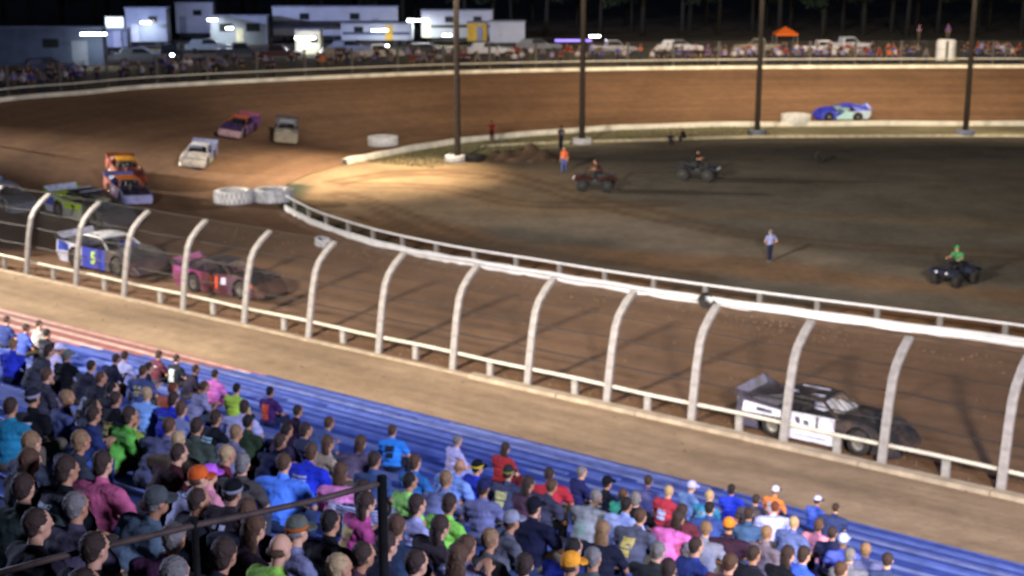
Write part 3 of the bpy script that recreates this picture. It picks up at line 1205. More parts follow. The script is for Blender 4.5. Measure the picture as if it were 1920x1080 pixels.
# hood with a crown, fender tops curling to the sides
ys = (-0.935, -0.80, -0.62, -0.3, 0, 0.3, 0.62, 0.80, 0.935)
cr = (0.0, 0.035, -0.02, 0.015, 0.03, 0.015, -0.02, 0.035, 0.0)
CM['hood'] = sheet([[(x, y * wd, z + c * k) for y, c in zip(ys, cr)] for x, z, wd, k in ((2.21, 0.655, 1.0, 0.4), (1.9, 0.79, 1.0, 1), (1.45, 0.87, 1.0, 1), (0.72, 0.892, 1.0, 1))], 0.03).mesh('hood', True)
CM['scoop'] = bevel(Geo().prism([(1.75, 0.80), (1.6, 0.96), (1.15, 0.99), (0.95, 0.9), (0.95, 0.8)], -0.3, 0.3).mesh('hood_scoop'), 0.04, 2)
CM['nose'] = bevel(Geo().add([(2.22, y, z) for y in (-0.95, 0.95) for z in (0.16, 0.64)] + [(2.5, y, z) for y in (-0.95, 0.95) for z in (0.14, 0.47)] + [(2.72, y, z) for y in (-0.80, 0.80) for z in (0.15, 0.28)],
                             [(0, 2, 3, 1), (8, 9, 11, 10), (1, 3, 7, 5), (5, 7, 11, 9), (0, 4, 6, 2), (4, 8, 10, 6), (0, 1, 5, 4), (4, 5, 9, 8), (2, 6, 7, 3), (6, 10, 11, 7)]).mesh('nose'), 0.04, 2)
CM['deck'] = sheet([[(x, y, z) for y in (-0.92, -0.5, 0, 0.5, 0.92)] for x, z in ((-0.83, 0.86), (-1.6, 0.93), (-2.5, 1.0))], 0.03).mesh('rear_deck')
CM['tail'] = Geo().box((-2.52, 0, 0.74), (0.04, 1.8, 0.5)).mesh('tail_panel')
CM['spoiler'] = sheet([[(-2.46, y, 1.01) for y in (-0.92, 0, 0.92)], [(-2.60, y, 1.24) for y in (-0.92, 0, 0.92)]], 0.03).mesh('spoiler')
for sg, nm in ((1, 'L'), (-1, 'R')):
    CM['spside' + nm] = Geo().prism([(-2.02, 0.985), (-2.05, 1.03), (-2.60, 1.26), (-2.62, 1.01)], sg * 0.93, sg * 0.955).mesh('spoiler_plate')
CM['roof'] = bevel(sheet([[(x, y, z + (0.03 if abs(y) < 0.3 else 0)) for y in (-0.66, -0.25, 0.25, 0.66)] for x, z in ((0.22, 1.25), (-0.1, 1.30), (-0.6, 1.31), (-1.02, 1.29))], 0.05).mesh('roof', False), 0.012, 1)
for sg, nm in ((1, 'L'), (-1, 'R')):
    f = lambda p, sg=sg: (p[0], p[1] + sg * (1.30 - p[2]) * 0.42, p[2])
    CM['sail' + nm] = Geo().prism([(-0.72, 1.27), (-1.03, 1.27), (-2.25, 0.985), (-1.22, 0.92)], sg * 0.64, sg * 0.66, f=f).mesh('sail_panel')
    CM['apost' + nm] = Geo().beam((0.74, sg * 0.80, 0.90), (0.18, sg * 0.63, 1.26), 0.05, 0.07).mesh('windshield_post')
wb = Geo()
for y in (-0.25, 0.0, 0.25):
    wb.tube([(0.66, y * 1.2, 0.90), (0.19, y, 1.25)], 0.014, 6)
CM['wbars'] = wb.mesh('windshield_bars')
tub = Geo()
tub.add([(0.70, -0.86, 0.16), (0.70, 0.86, 0.16), (-2.4, 0.86, 0.2), (-2.4, -0.86, 0.2), (0.70, -0.86, 0.86), (0.70, 0.86, 0.86), (-0.9, 0.86, 0.40), (-0.9, -0.86, 0.40), (0.1, 0.86, 0.40), (0.1, -0.86, 0.40)],
        [(0, 1, 2, 3), (0, 4, 5, 1), (9, 8, 6, 7), (4, 9, 8, 5)])
tub.box((0.9, 0, 0.42), (2.3, 1.15, 0.42))
tub.box((-1.6, 0, 0.5), (1.3, 1.1, 0.5))
tub.tube([(FX, -0.8, AXZ), (FX, 0.8, AXZ)], 0.05, 8)
tub.tube([(RX, -0.8, AXZ), (RX, 0.8, AXZ)], 0.06, 8)
CM['chassis'] = tub.mesh('chassis')
cg = Geo()
for y in (-0.56, 0.56):
    cg.tube([(0.66, y * 1.2, 0.55), (0.62, y * 1.2, 0.86), (0.15, y, 1.22), (-0.85, y, 1.22), (-0.9, y * 1.1, 0.5)], 0.025, 6)
    cg.tube([(-0.88, y, 1.2), (-2.2, y, 0.75)], 0.022, 6)
cg.tube([(-0.86, -0.56, 1.2), (-0.86, 0.56, 1.2)], 0.025, 6)
cg.tube([(0.15, -0.56, 1.2), (0.15, 0.56, 1.2)], 0.025, 6)
CM['cage'] = cg.mesh('roll_cage', True)
CM['seat'] = bevel(Geo().box((-0.55, 0.3, 0.55), (0.5, 0.5, 0.12)).box((-0.8, 0.3, 0.82), (0.12, 0.5, 0.6)).mesh('seat'), 0.03, 1)
wg = Geo()
wg.lathe([(0.2, -0.16), (0.33, -0.155), (WR, -0.11), (WR, 0.11), (0.33, 0.155), (0.2, 0.16)], 22, axis='y')
CM['tyre'] = wg.mesh('tyre', True)
CM['rim'] = Geo().lathe([(0.0, -0.06), (0.08, -0.1), (0.17, -0.06), (0.205, -0.15), (0.21, 0.15), (0.17, 0.06), (0.08, 0.1), (0.0, 0.06)], 18, axis='y').mesh('rim', True)


def text_mesh(txt, size, thick=0.0):
    cu = bpy.data.curves.new('lettering', 'FONT')
    cu.body = txt
    cu.size = size
    cu.align_x = 'CENTER'
    cu.align_y = 'CENTER'
    cu.offset = thick
    o = bpy.data.objects.new('lettering', cu)
    COL.objects.link(o)
    dg = bpy.context.evaluated_depsgraph_get()
    me = bpy.data.meshes.new_from_object(o.evaluated_get(dg))
    bpy.data.objects.remove(o)
    bpy.data.curves.remove(cu)
    me.materials.clear()
    return me


TXT = {}


def decal(poly, sg, off=0.006):
    """flat graphic lying on a body side"""
    n = len(poly)
    g = Geo()
    vs = [(x, sg * (side_y(z) + off), z) for x, z in poly]
    g.add(vs, [tuple(range(n))])
    return g.mesh('graphic', fix=False)


def race_car(label, u, v, heading, pal, number=None, numcol='#ffffff', graphics=(), n_fix=None, roofstripes=None, dirt=0.35, scale=1.0, dz=0.0, skid=0.0, tall=1.0):
    if n_fix is not None:
        p0 = gp(u, v)
        d = Vector((p0.x, p0.y, 0)).normalized()
        p0 = d * (n_fix / d.dot(NN))
        h = TBVH.ray_cast(Vector((p0.x, p0.y, 30)), Vector((0, 0, -1)))
        p, n = h[0], (h[1] if h[1].z > 0 else -h[1])
    else:
        p, n = track_hit(u, v)
    hd = Vector((heading[0], heading[1], 0)).normalized()
    hd = (hd - n * hd.dot(n)).normalized()
    lf = n.cross(hd).normalized()
    M = Matrix((hd, lf, n)).transposed()
    r = bpy.data.objects.new('race_car', None)
    COL.objects.link(r)
    r.location = p + n * dz
    r.rotation_euler = M.to_euler()
    r.scale = (scale, scale, scale * tall)
    tag(r, label, 'race car', 'race cars sliding round the clay track')
    P = lambda k: paint(pal.get(k, pal['body']), dirt)
    for sd in 'LR':
        link('fender', CM['fender' + sd], P('fender'), r)
        d_ = link('door', CM['door' + sd], P('door'), r)
        q_ = link('quarter_panel', CM['quarter' + sd], P('quarter'), r)
        link('sail_panel', CM['sail' + sd], P('sail'), r)
        link('windshield_post', CM['apost' + sd], P('roof'), r)
        sg = 1 if sd == 'L' else -1
        if number:
            key = (number, 0.62)
            if key not in TXT:
                TXT[key] = text_mesh(number, 0.62, 0.022)
            o = link('number', TXT[key], surf('number_' + numcol, lin(numcol), 0.5, 0, 0.12, 5), d_)
            o.location = (-0.05, sg * (side_y(0.5) + 0.008), 0.52)
            o.rotation_euler = (PI / 2 + sg * 0.07, 0, PI if sg > 0 else 0)
        for poly, colr in graphics:
            o = link('graphic', decal(poly, sg), surf('vinyl_' + colr, lin(colr), 0.5, 0, 0.15, 6), d_)
    hood = link('hood', CM['hood'], P('hood'), r)
    link('hood_scoop', CM['scoop'], P('hood'), hood)
    link('nose', CM['nose'], P('nose'), r)
    link('rear_deck', CM['deck'], P('deck'), r)
    link('tail_panel', CM['tail'], P('tail'), r)
    sp_ = link('spoiler', CM['spoiler'], P('spoiler'), r)
    for sd in 'LR':
        link('spoiler_plate', CM['spside' + sd], P('sail'), sp_)
    rf = link('roof', CM['roof'], P('roof'), r)
    if roofstripes:
        for (x0, x1, y0, y1) in roofstripes[1]:
            link('roof_stripe', Geo().box(((x0 + x1) / 2, (y0 + y1) / 2, 1.338 - 0.02 * (abs(y0 + y1) > 0.6)), (x1 - x0, y1 - y0, 0.01)).mesh('roof_stripe'), surf('vinyl_' + roofstripes[0], lin(roofstripes[0]), 0.5, 0, 0.15, 6), rf)
    link('windshield_bars', CM['wbars'], M_TUBE, r)
    link('chassis', CM['chassis'], M_CHASSIS, r)
    link('roll_cage', CM['cage'], M_TUBE, r)
    link('seat', CM['seat'], M_CHASSIS, r)
    for x, y, st in ((FX, 0.80, skid), (FX, -0.80, skid), (RX, 0.80, 0), (RX, -0.80, 0)):
        t = link('wheel', CM['tyre'], M_TYRE, r, (x, y, AXZ), (0, 0, st))
        link('rim', CM['rim'], M_RIM, t)
    return r


DN = (-ND.x, -ND.y)


def turn(a, h=DN):
    c, s = math.cos(a), math.sin(a)
    return (h[0] * c - h[1] * s, h[0] * s + h[1] * c)


WHITE, BLK, GREY = '#d8d8dc', '#15151a', '#33343a'
# near black car hugging the wall: white panels broken by dark lettering blocks
gr = []
for a in ((-2.35, 0.62, -1.0, 0.92), (-0.72, 0.55, 0.1, 0.82)):
    gr.append(([(a[0], a[1]), (a[2], a[1] + 0.02), (a[2] - 0.05, a[3] - 0.08), (a[0] + 0.05, a[3])], '#dcdcea'))
gr += [([(-0.70, 0.18), (0.62, 0.18), (0.55, 0.36), (-0.66, 0.40)], '#cfd0e2'), ([(0.2, 0.5), (0.62, 0.5), (0.62, 0.80), (0.25, 0.78)], '#d2d2e2')]
race_car('black race car with white side panels hugging the wall nearest the grandstand', 1546, 834, turn(0.0), dict(body='#1a1a20', door='#c9cad8', quarter='#3a3c50', hood='#2a2b30', deck='#1b1c28', spoiler='#7a7c90', sail='#26283a', tail='#c8c8d4', fender='#26272d', nose='#232329'),
         None, graphics=gr + [([(-0.78, 0.44), (0.68, 0.46), (0.68, 0.52), (-0.78, 0.5)], '#1c1c26'), ([(0.12, 0.53), (0.18, 0.53), (0.18, 0.86), (0.12, 0.86)], '#20202a'), ([(-0.55, 0.60), (-0.38, 0.58), (-0.42, 0.76), (-0.58, 0.78)], '#20202a'), ([(-0.28, 0.58), (-0.1, 0.58), (-0.14, 0.7), (-0.3, 0.72)], '#20202a'), ([(-0.6, 0.24), (0.5, 0.25), (0.45, 0.30), (-0.5, 0.29)], '#33334a'), ([(-1.9, 0.70), (-1.3, 0.68), (-1.35, 0.8), (-1.85, 0.83)], '#2a2a3a')],
         n_fix=44.05, scale=1.13, tall=1.1, roofstripes=('#c9cbe0', [(-0.95, 0.1, -0.42, -0.30), (-0.9, 0.0, 0.2, 0.3)]))
race_car('pink and magenta race car with a big orange number 11 on its door', 432, 562, turn(0.10), dict(body='#3a2030', door='#48142a', quarter='#7c3060', hood='#26252b', roof='#2b2b33', sail='#232229', deck='#3a2740', fender='#4c3248', nose='#4c3630', spoiler='#a8648e', tail='#94407a'),
         '11', '#ff5a1c', n_fix=46.4, graphics=[([(0.36, 0.5), (0.66, 0.5), (0.66, 0.78), (0.40, 0.78)], '#c9c4e0'), ([(1.95, 0.62), (2.18, 0.5), (2.18, 0.62), (1.98, 0.74)], '#c85a2c'), ([(-2.4, 0.78), (-1.5, 0.76), (-1.4, 0.9), (-2.4, 0.98)], '#8a4a80')], dirt=0.3, scale=1.09, tall=1.16)
race_car('white race car with long grey hood and a neon green number 5 door', 215, 508, turn(-0.02), dict(body='#d6d8e6', door='#2b42b8', quarter='#c9cce0', hood='#3d4144', roof='#cfd4da', sail='#1e222c', deck='#29304a', fender='#46434c', nose='#4a3f46', spoiler='#d9dcf0', tail='#d9dcf0'),
         '5', '#c8f02a', n_fix=46.4, scale=1.28, tall=1.08, roofstripes=('#1c2030', [(-0.8, -0.2, -0.6, -0.2)]), graphics=[([(-2.45, 0.6), (-1.75, 0.62), (-1.7, 0.9), (-2.4, 0.98)], '#3450c8'), ([(0.45, 0.3), (0.68, 0.3), (0.68, 0.8), (0.5, 0.8)], '#3c50d0')])
race_car('neon green and white race car with a black roof behind the fence', 170, 412, turn(-0.05), dict(body='#d9dbe6', door='#c4cab4', quarter='#d0d4e6', hood='#40464a', roof='#16171c', sail='#8fae2c', deck='#8a9a3c', fender='#5a6060', nose='#4a4c50', spoiler='#dfe4f4', tail='#c8cce4'),
         '7', '#20242a', scale=1.25, tall=1.1, roofstripes=('#e8eaf4', [(-0.98, -0.72, -0.62, 0.62), (0.0, 0.18, -0.6, 0.6)]), graphics=[([(-2.4, 0.5), (-1.7, 0.5), (-1.6, 0.86), (-2.35, 0.92)], '#4a62d0'), ([(-0.78, 0.55), (0.6, 0.62), (0.68, 0.86), (-0.76, 0.85)], '#b4dc2a'), ([(-1.55, 0.84), (-0.86, 0.7), (-0.86, 0.86), (-1.5, 0.92)], '#b4dc2a')])
race_car('pale grey and white race car at the left edge of the picture', 12, 384, turn(-0.15), dict(body='#b9bcc4', door='#9aa0a4', quarter='#c8ccd2', hood='#50555a', roof='#c9ccd0', sail='#70767a', nose='#8a8d90'), '21', '#33363a')
race_car('blue race car with lavender nose, orange roof and salmon side', 240, 370, (0.50, -0.87), dict(body='#3a4a92', hood='#14182e', roof='#e8812c', nose='#a9acd8', fender='#8c92c8', door='#7c5a88', quarter='#c8705e', sail='#5a64a8', spoiler='#6a74b0'), '44', '#e8e0f0', graphics=[([(-2.3, 0.3), (-1.9, 0.55), (-0.9, 0.86), (-2.3, 0.95)], '#d8806c')])
race_car('dark red race car with a yellow roof right behind the blue one', 236, 333, (0.42, -0.9), dict(body='#7a241c', hood='#5a1c18', roof='#e6a52a', nose='#8c3a24', quarter='#9a3a2a', sail='#6a221c', spoiler='#b0622c'), '3', '#e8c060')
race_car('silver white race car sliding alone with its pale blue side showing', 372, 303, (0.02, -1.0), dict(body='#cfcfd2', hood='#c4c0b8', roof='#d2d6de', nose='#cfc8ba', fender='#c2c4cc', door='#8a96c0', quarter='#8f9cc8', sail='#8492c4', deck='#9aa2c0', spoiler='#b0b8dc'), None, graphics=[([(-0.6, 0.2), (0.6, 0.2), (0.5, 0.34), (-0.6, 0.34)], '#b8d04a')])
race_car('cream nosed race car with dark windshield at the back of the pack', 536, 257, (0.15, -1), dict(body='#8c8a86', hood='#b0a894', roof='#a8aab4', nose='#b4a88c', fender='#8a857a', door='#4a4a58', quarter='#50505c', spoiler='#303040', sail='#303040'), None)
race_car('purple race car with pale pink nose and orange roof at the back', 448, 248, (-0.14, -0.99), dict(body='#55408a', hood='#3a2c5a', roof='#d06a44', nose='#c8a4a8', fender='#b090a0', door='#7a4a8c', quarter='#8a549a', sail='#5a3f7e', spoiler='#a85a70'), '9', '#e8d8f0')
race_car('blue and white race car alone on the far straight', 1578, 221, (-1, -0.02), dict(body='#d4dcee', fender='#4a56c8', nose='#3038b4', hood='#2a34ac', roof='#3a40c0', sail='#7c8ae0', door='#b9e4e4', quarter='#c9dce8', deck='#3a44b8', spoiler='#c0c8f4', tail='#c9d0f0'), None, graphics=[([(0.1, 0.78), (0.69, 0.4), (0.69, 0.88), (0.0, 0.87)], '#2a30a8')], dirt=0.1)

# ================================================================== PEOPLE
def remesh(geo, voxel, smooth=4, name='body', target=None):
    me = geo.mesh('tmp')
    o = bpy.data.objects.new('tmp', me)
    COL.objects.link(o)
    md = o.modifiers.new('r', 'REMESH')
    md.mode = 'VOXEL'
    md.voxel_size = voxel
    if smooth:
        s = o.modifiers.new('s', 'SMOOTH')
        s.factor = 0.5
        s.iterations = smooth
    if target:
        d = o.modifiers.new('d', 'DECIMATE')
        d.ratio = target
    dg = bpy.context.evaluated_depsgraph_get()
    m2 = bpy.data.meshes.new_from_object(o.evaluated_get(dg))
    m2.name = name
    m2.materials.clear()
    m2.polygons.foreach_set('use_smooth', [True] * len(m2.polygons))
    bpy.data.objects.remove(o)
    bpy.data.meshes.remove(me)
    return m2


def L2(a, b, t):
    return Vector(a).lerp(Vector(b), t)


def hand(g, wrist, dirv, thumb_side, palm_n):
    """palm, four curled fingers of unequal length and a thumb"""
    d = Vector(dirv).normalized()
    nrm = Vector(palm_n).normalized()
    nrm = (nrm - d * nrm.dot(d)).normalized()
    sd = d.cross(nrm).normalized() * thumb_side
    w = Vector(wrist)
    c = w + d * 0.05
    for k in (-1, -0.33, 0.33, 1):
        g.capsule(w + d * 0.01 + sd * 0.014 * k, w + d * 0.085 + sd * 0.027 * k, 0.016, 0.014, 8)
    for k, l in ((1, 0.07), (0.33, 0.082), (-0.33, 0.076), (-1, 0.058)):
        a = w + d * 0.085 + sd * 0.027 * k
        b = a + d * l * 0.55 + sd * 0.003 * k - nrm * 0.012
        e = b + d * l * 0.35 - nrm * l * 0.4
        g.capsule(a, b, 0.0105, 0.010, 7)
        g.capsule(b, e, 0.010, 0.0085, 7)
    a = w + d * 0.025 + sd * 0.026
    b = a + d * 0.03 + sd * 0.03 - nrm * 0.01
    e = b + d * 0.03 + sd * 0.008 - nrm * 0.012
    g.capsule(a, b, 0.014, 0.012, 7)
    g.capsule(b, e, 0.012, 0.010, 7)


def make_pose(name, J, bw=1.0):
    """J: joint positions, feet level at z = 0, facing +y"""
    hd = Vector(J['head'])
    g = Geo()
    # head and face
    g.ell(hd + Vector((0, 0, 0.015)), (0.076, 0.094, 0.105), 18, 14)
    g.ell(hd + Vector((0, 0.030, -0.055)), (0.056, 0.060, 0.062), 14, 10)
    g.capsule(hd + Vector((0, 0.092, 0.012)), hd + Vector((0, 0.108, -0.022)), 0.010, 0.014, 7)
    for sx in (-1, 1):
        g.ell(hd + Vector((sx * 0.080, -0.004, -0.005)), (0.012, 0.024, 0.034), 8, 8)
        g.ell(hd + Vector((sx * 0.030, 0.082, 0.030)), (0.022, 0.014, 0.008), 8, 6)
    g.ell(hd + Vector((0, 0.082, -0.058)), (0.024, 0.012, 0.009), 8, 6)
    nk = Vector(J['neck'])
    g.capsule(nk - Vector((0, 0.0, 0.03)), hd + Vector((0, -0.012, -0.05)), 0.058, 0.052, 12)
    pel, che = Vector(J['pelvis']), Vector(J['chest'])

    def torso(gg, e):
        gg.ell(pel, (0.185 * bw + e, 0.118 * bw + e, 0.115 + e), 16, 10)
        gg.ell(L2(pel, che, 0.5), (0.178 * bw + e, 0.128 * bw * bw + e, 0.17 + e), 16, 10)
        gg.ell(che, (0.195 * bw + e, 0.132 * bw + e, 0.165 + e), 16, 12)
        for s_ in 'LR':
            gg.capsule(che + (Vector(J['sh' + s_]) - che) * 0.35 + Vector((0, 0, 0.05)), J['sh' + s_], 0.082 * bw + e, 0.068 * bw + e, 10)
        gg.capsule(nk - Vector((0, 0, 0.08)), nk, 0.085 + e, 0.060 + e * 0.7, 10)

    torso(g, 0)
    for s_, th in (('L', 1), ('R', -1)):
        g.capsule(J['sh' + s_], J['el' + s_], 0.053, 0.042, 10)
        g.capsule(J['el' + s_], J['wr' + s_], 0.042, 0.028, 10)
        d = Vector(J.get('hd' + s_, Vector(J['wr' + s_]) - Vector(J['el' + s_])))
        hand(g, J['wr' + s_], d, -th, J.get('pn' + s_, (0, 0, 1)))
        g.capsule(J['hi' + s_], J['kn' + s_], 0.088, 0.060, 10)
        g.capsule(J['kn' + s_], J['an' + s_], 0.057, 0.038, 10)
    body = remesh(g, 0.0105, 3, 'body', 0.45)
    sh = Geo()
    torso(sh, 0.018)
    for s_ in 'LR':
        sh.capsule(J['sh' + s_], L2(J['sh' + s_], J['el' + s_], 0.62), 0.078 * bw, 0.074 * bw, 10)
    shirt = remesh(sh, 0.017, 4, 'shirt')
    nz = random.Random(name)
    ph = [nz.uniform(0, 6) for _ in range(6)]
    for v in shirt.vertices:
        c = v.co
        k = 0.006 * math.sin(c.z * 34 + c.x * 13 + ph[0]) * math.sin(c.x * 21 - c.z * 9 + ph[1]) + 0.005 * math.sin(c.z * 61 + c.y * 20 + ph[2])
        v.co = c + v.normal * k
    tr = Geo()
    tr.ell(pel - Vector((0, 0, 0.02)), (0.20 * bw, 0.146 * bw, 0.125), 16, 10)
    short = J.get('shorts')
    for s_ in 'LR':
        tr.capsule(J['hi' + s_], J['kn' + s_] if not short else L2(J['hi' + s_], J['kn' + s_], 0.9), 0.106, 0.082, 10)
        if not short:
            tr.capsule(J['kn' + s_], L2(J['kn' + s_], J['an' + s_], 0.9), 0.080, 0.066, 10)
    trousers = remesh(tr, 0.02, 3, 'trousers')
    shoes = []
    for s_ in 'LR':
        a = Vector(J['an' + s_])
        f = Vector(J.get('ft' + s_, (0, 1, 0))).normalized()
        q = Geo()
        q.capsule(a + Vector((0, 0, -0.035)) - f * 0.045, a + Vector((0, 0, -0.045)) + f * 0.16, 0.045, 0.038, 10)
        q.capsule(a + Vector((0, 0, 0.01)), a + Vector((0, 0, -0.03)), 0.046, 0.045, 10)
        shoes.append(q.mesh('shoe', True))
    bv = BVHTree.FromPolygons([v.co for v in shirt.vertices], [list(p.vertices) for p in shirt.polygons])
    return dict(body=body, shirt=shirt, trousers=trousers, shoes=shoes, head=hd, bvh=bv, chest=che, J=J)


def seated(lean=0.05, kn=0.14, arms='knees', tw=0.0, slump=0.0):
    J = {}
    J['pelvis'] = (0, 0.0, 0.555)
    cy = 0.03 + lean
    cz = 0.885 - lean * 0.28 - slump
    J['chest'] = (0, cy, cz)
    J['neck'] = (0, cy + 0.03 + lean * 0.35, cz + 0.19 - lean * 0.1)
    J['head'] = (tw * 0.1, cy + 0.06 + lean * 0.5, cz + 0.355 - lean * 0.12)
    for s_, x in (('L', -1), ('R', 1)):
        J['sh' + s_] = (x * 0.215, cy + 0.01, cz + 0.085)
        J['hi' + s_] = (x * 0.095, 0.03, 0.54)
        J['kn' + s_] = (x * kn, 0.46, 0.53)
        J['an' + s_] = (x * kn, 0.43, 0.085)
        if arms == 'knees':
            J['el' + s_] = (x * 0.31, cy + 0.10, cz - 0.17)
            J['wr' + s_] = (x * 0.17, 0.36, 0.635)
        elif arms == 'lean':
            J['el' + s_] = (x * 0.21, 0.40, 0.66)
            J['wr' + s_] = (x * 0.06, 0.56, 0.74)
        elif arms == 'phone':
            J['el' + s_] = (x * 0.22, cy + 0.13, cz - 0.14)
            J['wr' + s_] = (x * 0.07, cy + 0.32, cz + 0.02)
            J['hd' + s_] = (-x * 0.2, 0.3, 0.5)
        elif arms == 'cross':
            J['el' + s_] = (x * 0.25, cy + 0.08, cz - 0.17)
            J['wr' + s_] = (-x * 0.03, cy + 0.20 + 0.035 * (x > 0), cz - 0.14 + 0.05 * (x > 0))
            J['hd' + s_] = (-x, 0.1, 0.05)
            J['pn' + s_] = (0, 1, 0)
        elif arms == 'back':
            J['el' + s_] = (x * 0.33, cy - 0.10, cz - 0.14)
            J['wr' + s_] = (x * 0.34, cy - 0.16, 0.60)
            J['hd' + s_] = (x * 0.3, -0.6, -0.35)
    return J


def standing(arms='side', lean=0.0, step=0.06):
    J = {'pelvis': (0, 0, 0.95), 'chest': (0, lean, 1.29), 'neck': (0, lean * 1.4 + 0.01, 1.48), 'head': (0, lean * 1.7 + 0.03, 1.64)}
    for s_, x in (('L', -1), ('R', 1)):
        J['sh' + s_] = (x * 0.185, lean, 1.38)
        J['hi' + s_] = (x * 0.09, 0, 0.90)
        J['kn' + s_] = (x * 0.11, 0.03 + step * x, 0.49)
        J['an' + s_] = (x * 0.12, 0.0 + step * x * 1.4, 0.085)
        if arms == 'side':
            J['el' + s_] = (x * 0.25, lean - 0.03, 1.10)
            J['wr' + s_] = (x * 0.26, lean + 0.08, 0.86)
            J['pn' + s_] = (x, 0, 0)
        elif arms == 'hips':
            J['el' + s_] = (x * 0.38, lean - 0.06, 1.14)
            J['wr' + s_] = (x * 0.20, lean + 0.05, 1.0)
        elif arms == 'fold':
            J['el' + s_] = (x * 0.25, lean + 0.06, 1.12)
            J['wr' + s_] = (-x * 0.03, lean + 0.19 + 0.035 * (x > 0), 1.15 + 0.05 * (x > 0))
            J['hd' + s_] = (-x, 0.1, 0.05)
            J['pn' + s_] = (0, 1, 0)
    return J


POSE = {}
POSE['rest'] = make_pose('rest', seated(0.05, 0.15, 'knees'))
POSE['lean'] = make_pose('lean', seated(0.20, 0.17, 'lean'))
POSE['phone'] = make_pose('phone', seated(0.08, 0.13, 'phone'))
POSE['cross'] = make_pose('cross', seated(0.06, 0.12, 'cross'))
POSE['hunch'] = make_pose('hunch', seated(0.15, 0.16, 'knees', 0.3, 0.02))
def wider(J, k=1.2):
    for s_ in 'LR':
        for q in ('sh', 'el'):
            x, y, z = J[q + s_]
            J[q + s_] = (x * k, y, z)
        x, y, z = J['hi' + s_]
        J['hi' + s_] = (x * k, y, z)
    return J


POSE['rest_broad'] = make_pose('rest_broad', wider(seated(0.06, 0.18, 'knees')), 1.2)
POSE['hunch_broad'] = make_pose('hunch_broad', wider(seated(0.17, 0.19, 'knees', 0.3, 0.02)), 1.2)
POSE['lean_broad'] = make_pose('lean_broad', wider(seated(0.24, 0.2, 'lean')), 1.18)
POSE['stand'] = make_pose('stand', standing('side'))
POSE['hips'] = make_pose('hips', standing('hips'))
POSE['fold'] = make_pose('fold', standing('fold', 0.03))
jr = seated(0.16, 0.22, 'knees')                       # rider astride a quad
for s_, x in (('L', -1), ('R', 1)):
    jr['el' + s_] = (x * 0.30, 0.32, 0.74)
    jr['wr' + s_] = (x * 0.30, 0.54, 0.74)
    jr['kn' + s_] = (x * 0.27, 0.36, 0.50)
    jr['an' + s_] = (x * 0.30, 0.30, 0.10)
POSE['ride'] = make_pose('ride', jr)

# hair and headwear, around the head centre
def hair_geo(kind):
    g = Geo()
    if kind == 'short':
        g.ell((0, -0.020, 0.032), (0.088, 0.096, 0.100), 18, 12)
        g.ell((0, -0.055, -0.02), (0.072, 0.052, 0.065), 14, 10)
    elif kind == 'thick':
        g.ell((0, -0.020, 0.040), (0.090, 0.099, 0.104), 18, 12)
        g.ell((0, -0.060, -0.03), (0.078, 0.056, 0.078), 14, 10)
    elif kind == 'long':
        g.ell((0, -0.018, 0.035), (0.095, 0.102, 0.104), 18, 12)
        g.ell((0, -0.070, -0.10), (0.096, 0.050, 0.17), 14, 12)
        g.ell((0, -0.085, -0.24), (0.072, 0.034, 0.13), 14, 10)
    elif kind == 'tail':
        g.ell((0, -0.020, 0.032), (0.089, 0.097, 0.100), 18, 12)
        g.capsule((0, -0.10, 0.045), (0, -0.15, -0.02), 0.028, 0.036, 10)
        g.capsule((0, -0.15, -0.02), (0, -0.135, -0.20), 0.036, 0.014, 10)
    elif kind == 'fringe':
        g.ell((0, -0.040, -0.012), (0.086, 0.078, 0.050), 18, 10)
    return g


HAIR = {}
for k in ('short', 'thick', 'long', 'tail', 'fringe'):
    me = remesh(hair_geo(k), 0.011, 3, 'hair')
    rr = random.Random(4)
    for v in me.vertices:
        c = v.co
        v.co = c + v.normal * (0.003 * math.sin(c.x * 160 + 9 * math.sin(c.z * 30)) + 0.002 * rr.uniform(-1, 1))
    HAIR[k] = me
cg_ = Geo()
prof_c = [(0.0, 0.142), (0.04, 0.138), (0.075, 0.118), (0.096, 0.075), (0.101, 0.03), (0.1005, 0.018), (0.094, 0.018)]
cg_.lathe(prof_c, 20)
CAP = cg_.mesh('cap', True)
for v in CAP.vertices:
    v.co.y = v.co.y * 1.08 - 0.008
    v.co.x *= 0.93
vg = Geo()
vs, fs = [], []
for i in range(9):
    a = PI * (0.12 + 0.76 * i / 8)
    for r_, dz in ((0.098, 0.028), (0.165 if 0 < i < 8 else 0.12, 0.006)):
        vs.append((0.93 * r_ * math.cos(a), r_ * 1.08 * math.sin(a), dz + 0.012 * math.sin(a)))
vs += [(x, y, z - 0.006) for x, y, z in vs]
for i in range(8):
    a = i * 2
    fs += [(a, a + 2, a + 3, a + 1), (a + 18, a + 19, a + 21, a + 20), (a + 1, a + 3, a + 21, a + 19)]
VIS = vg.add(vs, fs).mesh('visor')
BAND = Geo().lathe([(0.1025, 0.016), (0.104, 0.05), (0.1, 0.052), (0.099, 0.016)], 20, closed=True).mesh('cap_band', True)
for v in BAND.vertices:
    v.co.y = v.co.y * 1.08 - 0.008
    v.co.x *= 0.93

SKIN = [surf('skin_a', lin('#c09070'), 0.6, 0, 0.12, 6), surf('skin_b', lin('#a87858'), 0.6, 0, 0.12, 6), surf('skin_c', lin('#8a5c42'), 0.6, 0, 0.12, 6)]
HC = {'black': '#211a15', 'dark': '#3a2a20', 'brown': '#553c28', 'light': '#8a6a48', 'blond': '#b09468', 'grey': '#77716a', 'white': '#b8b2aa', 'red': '#6a3520'}
TROU = ['#2b3854', '#22262e', '#3a3f4c', '#4a4438', '#1c2740', '#5a5244']


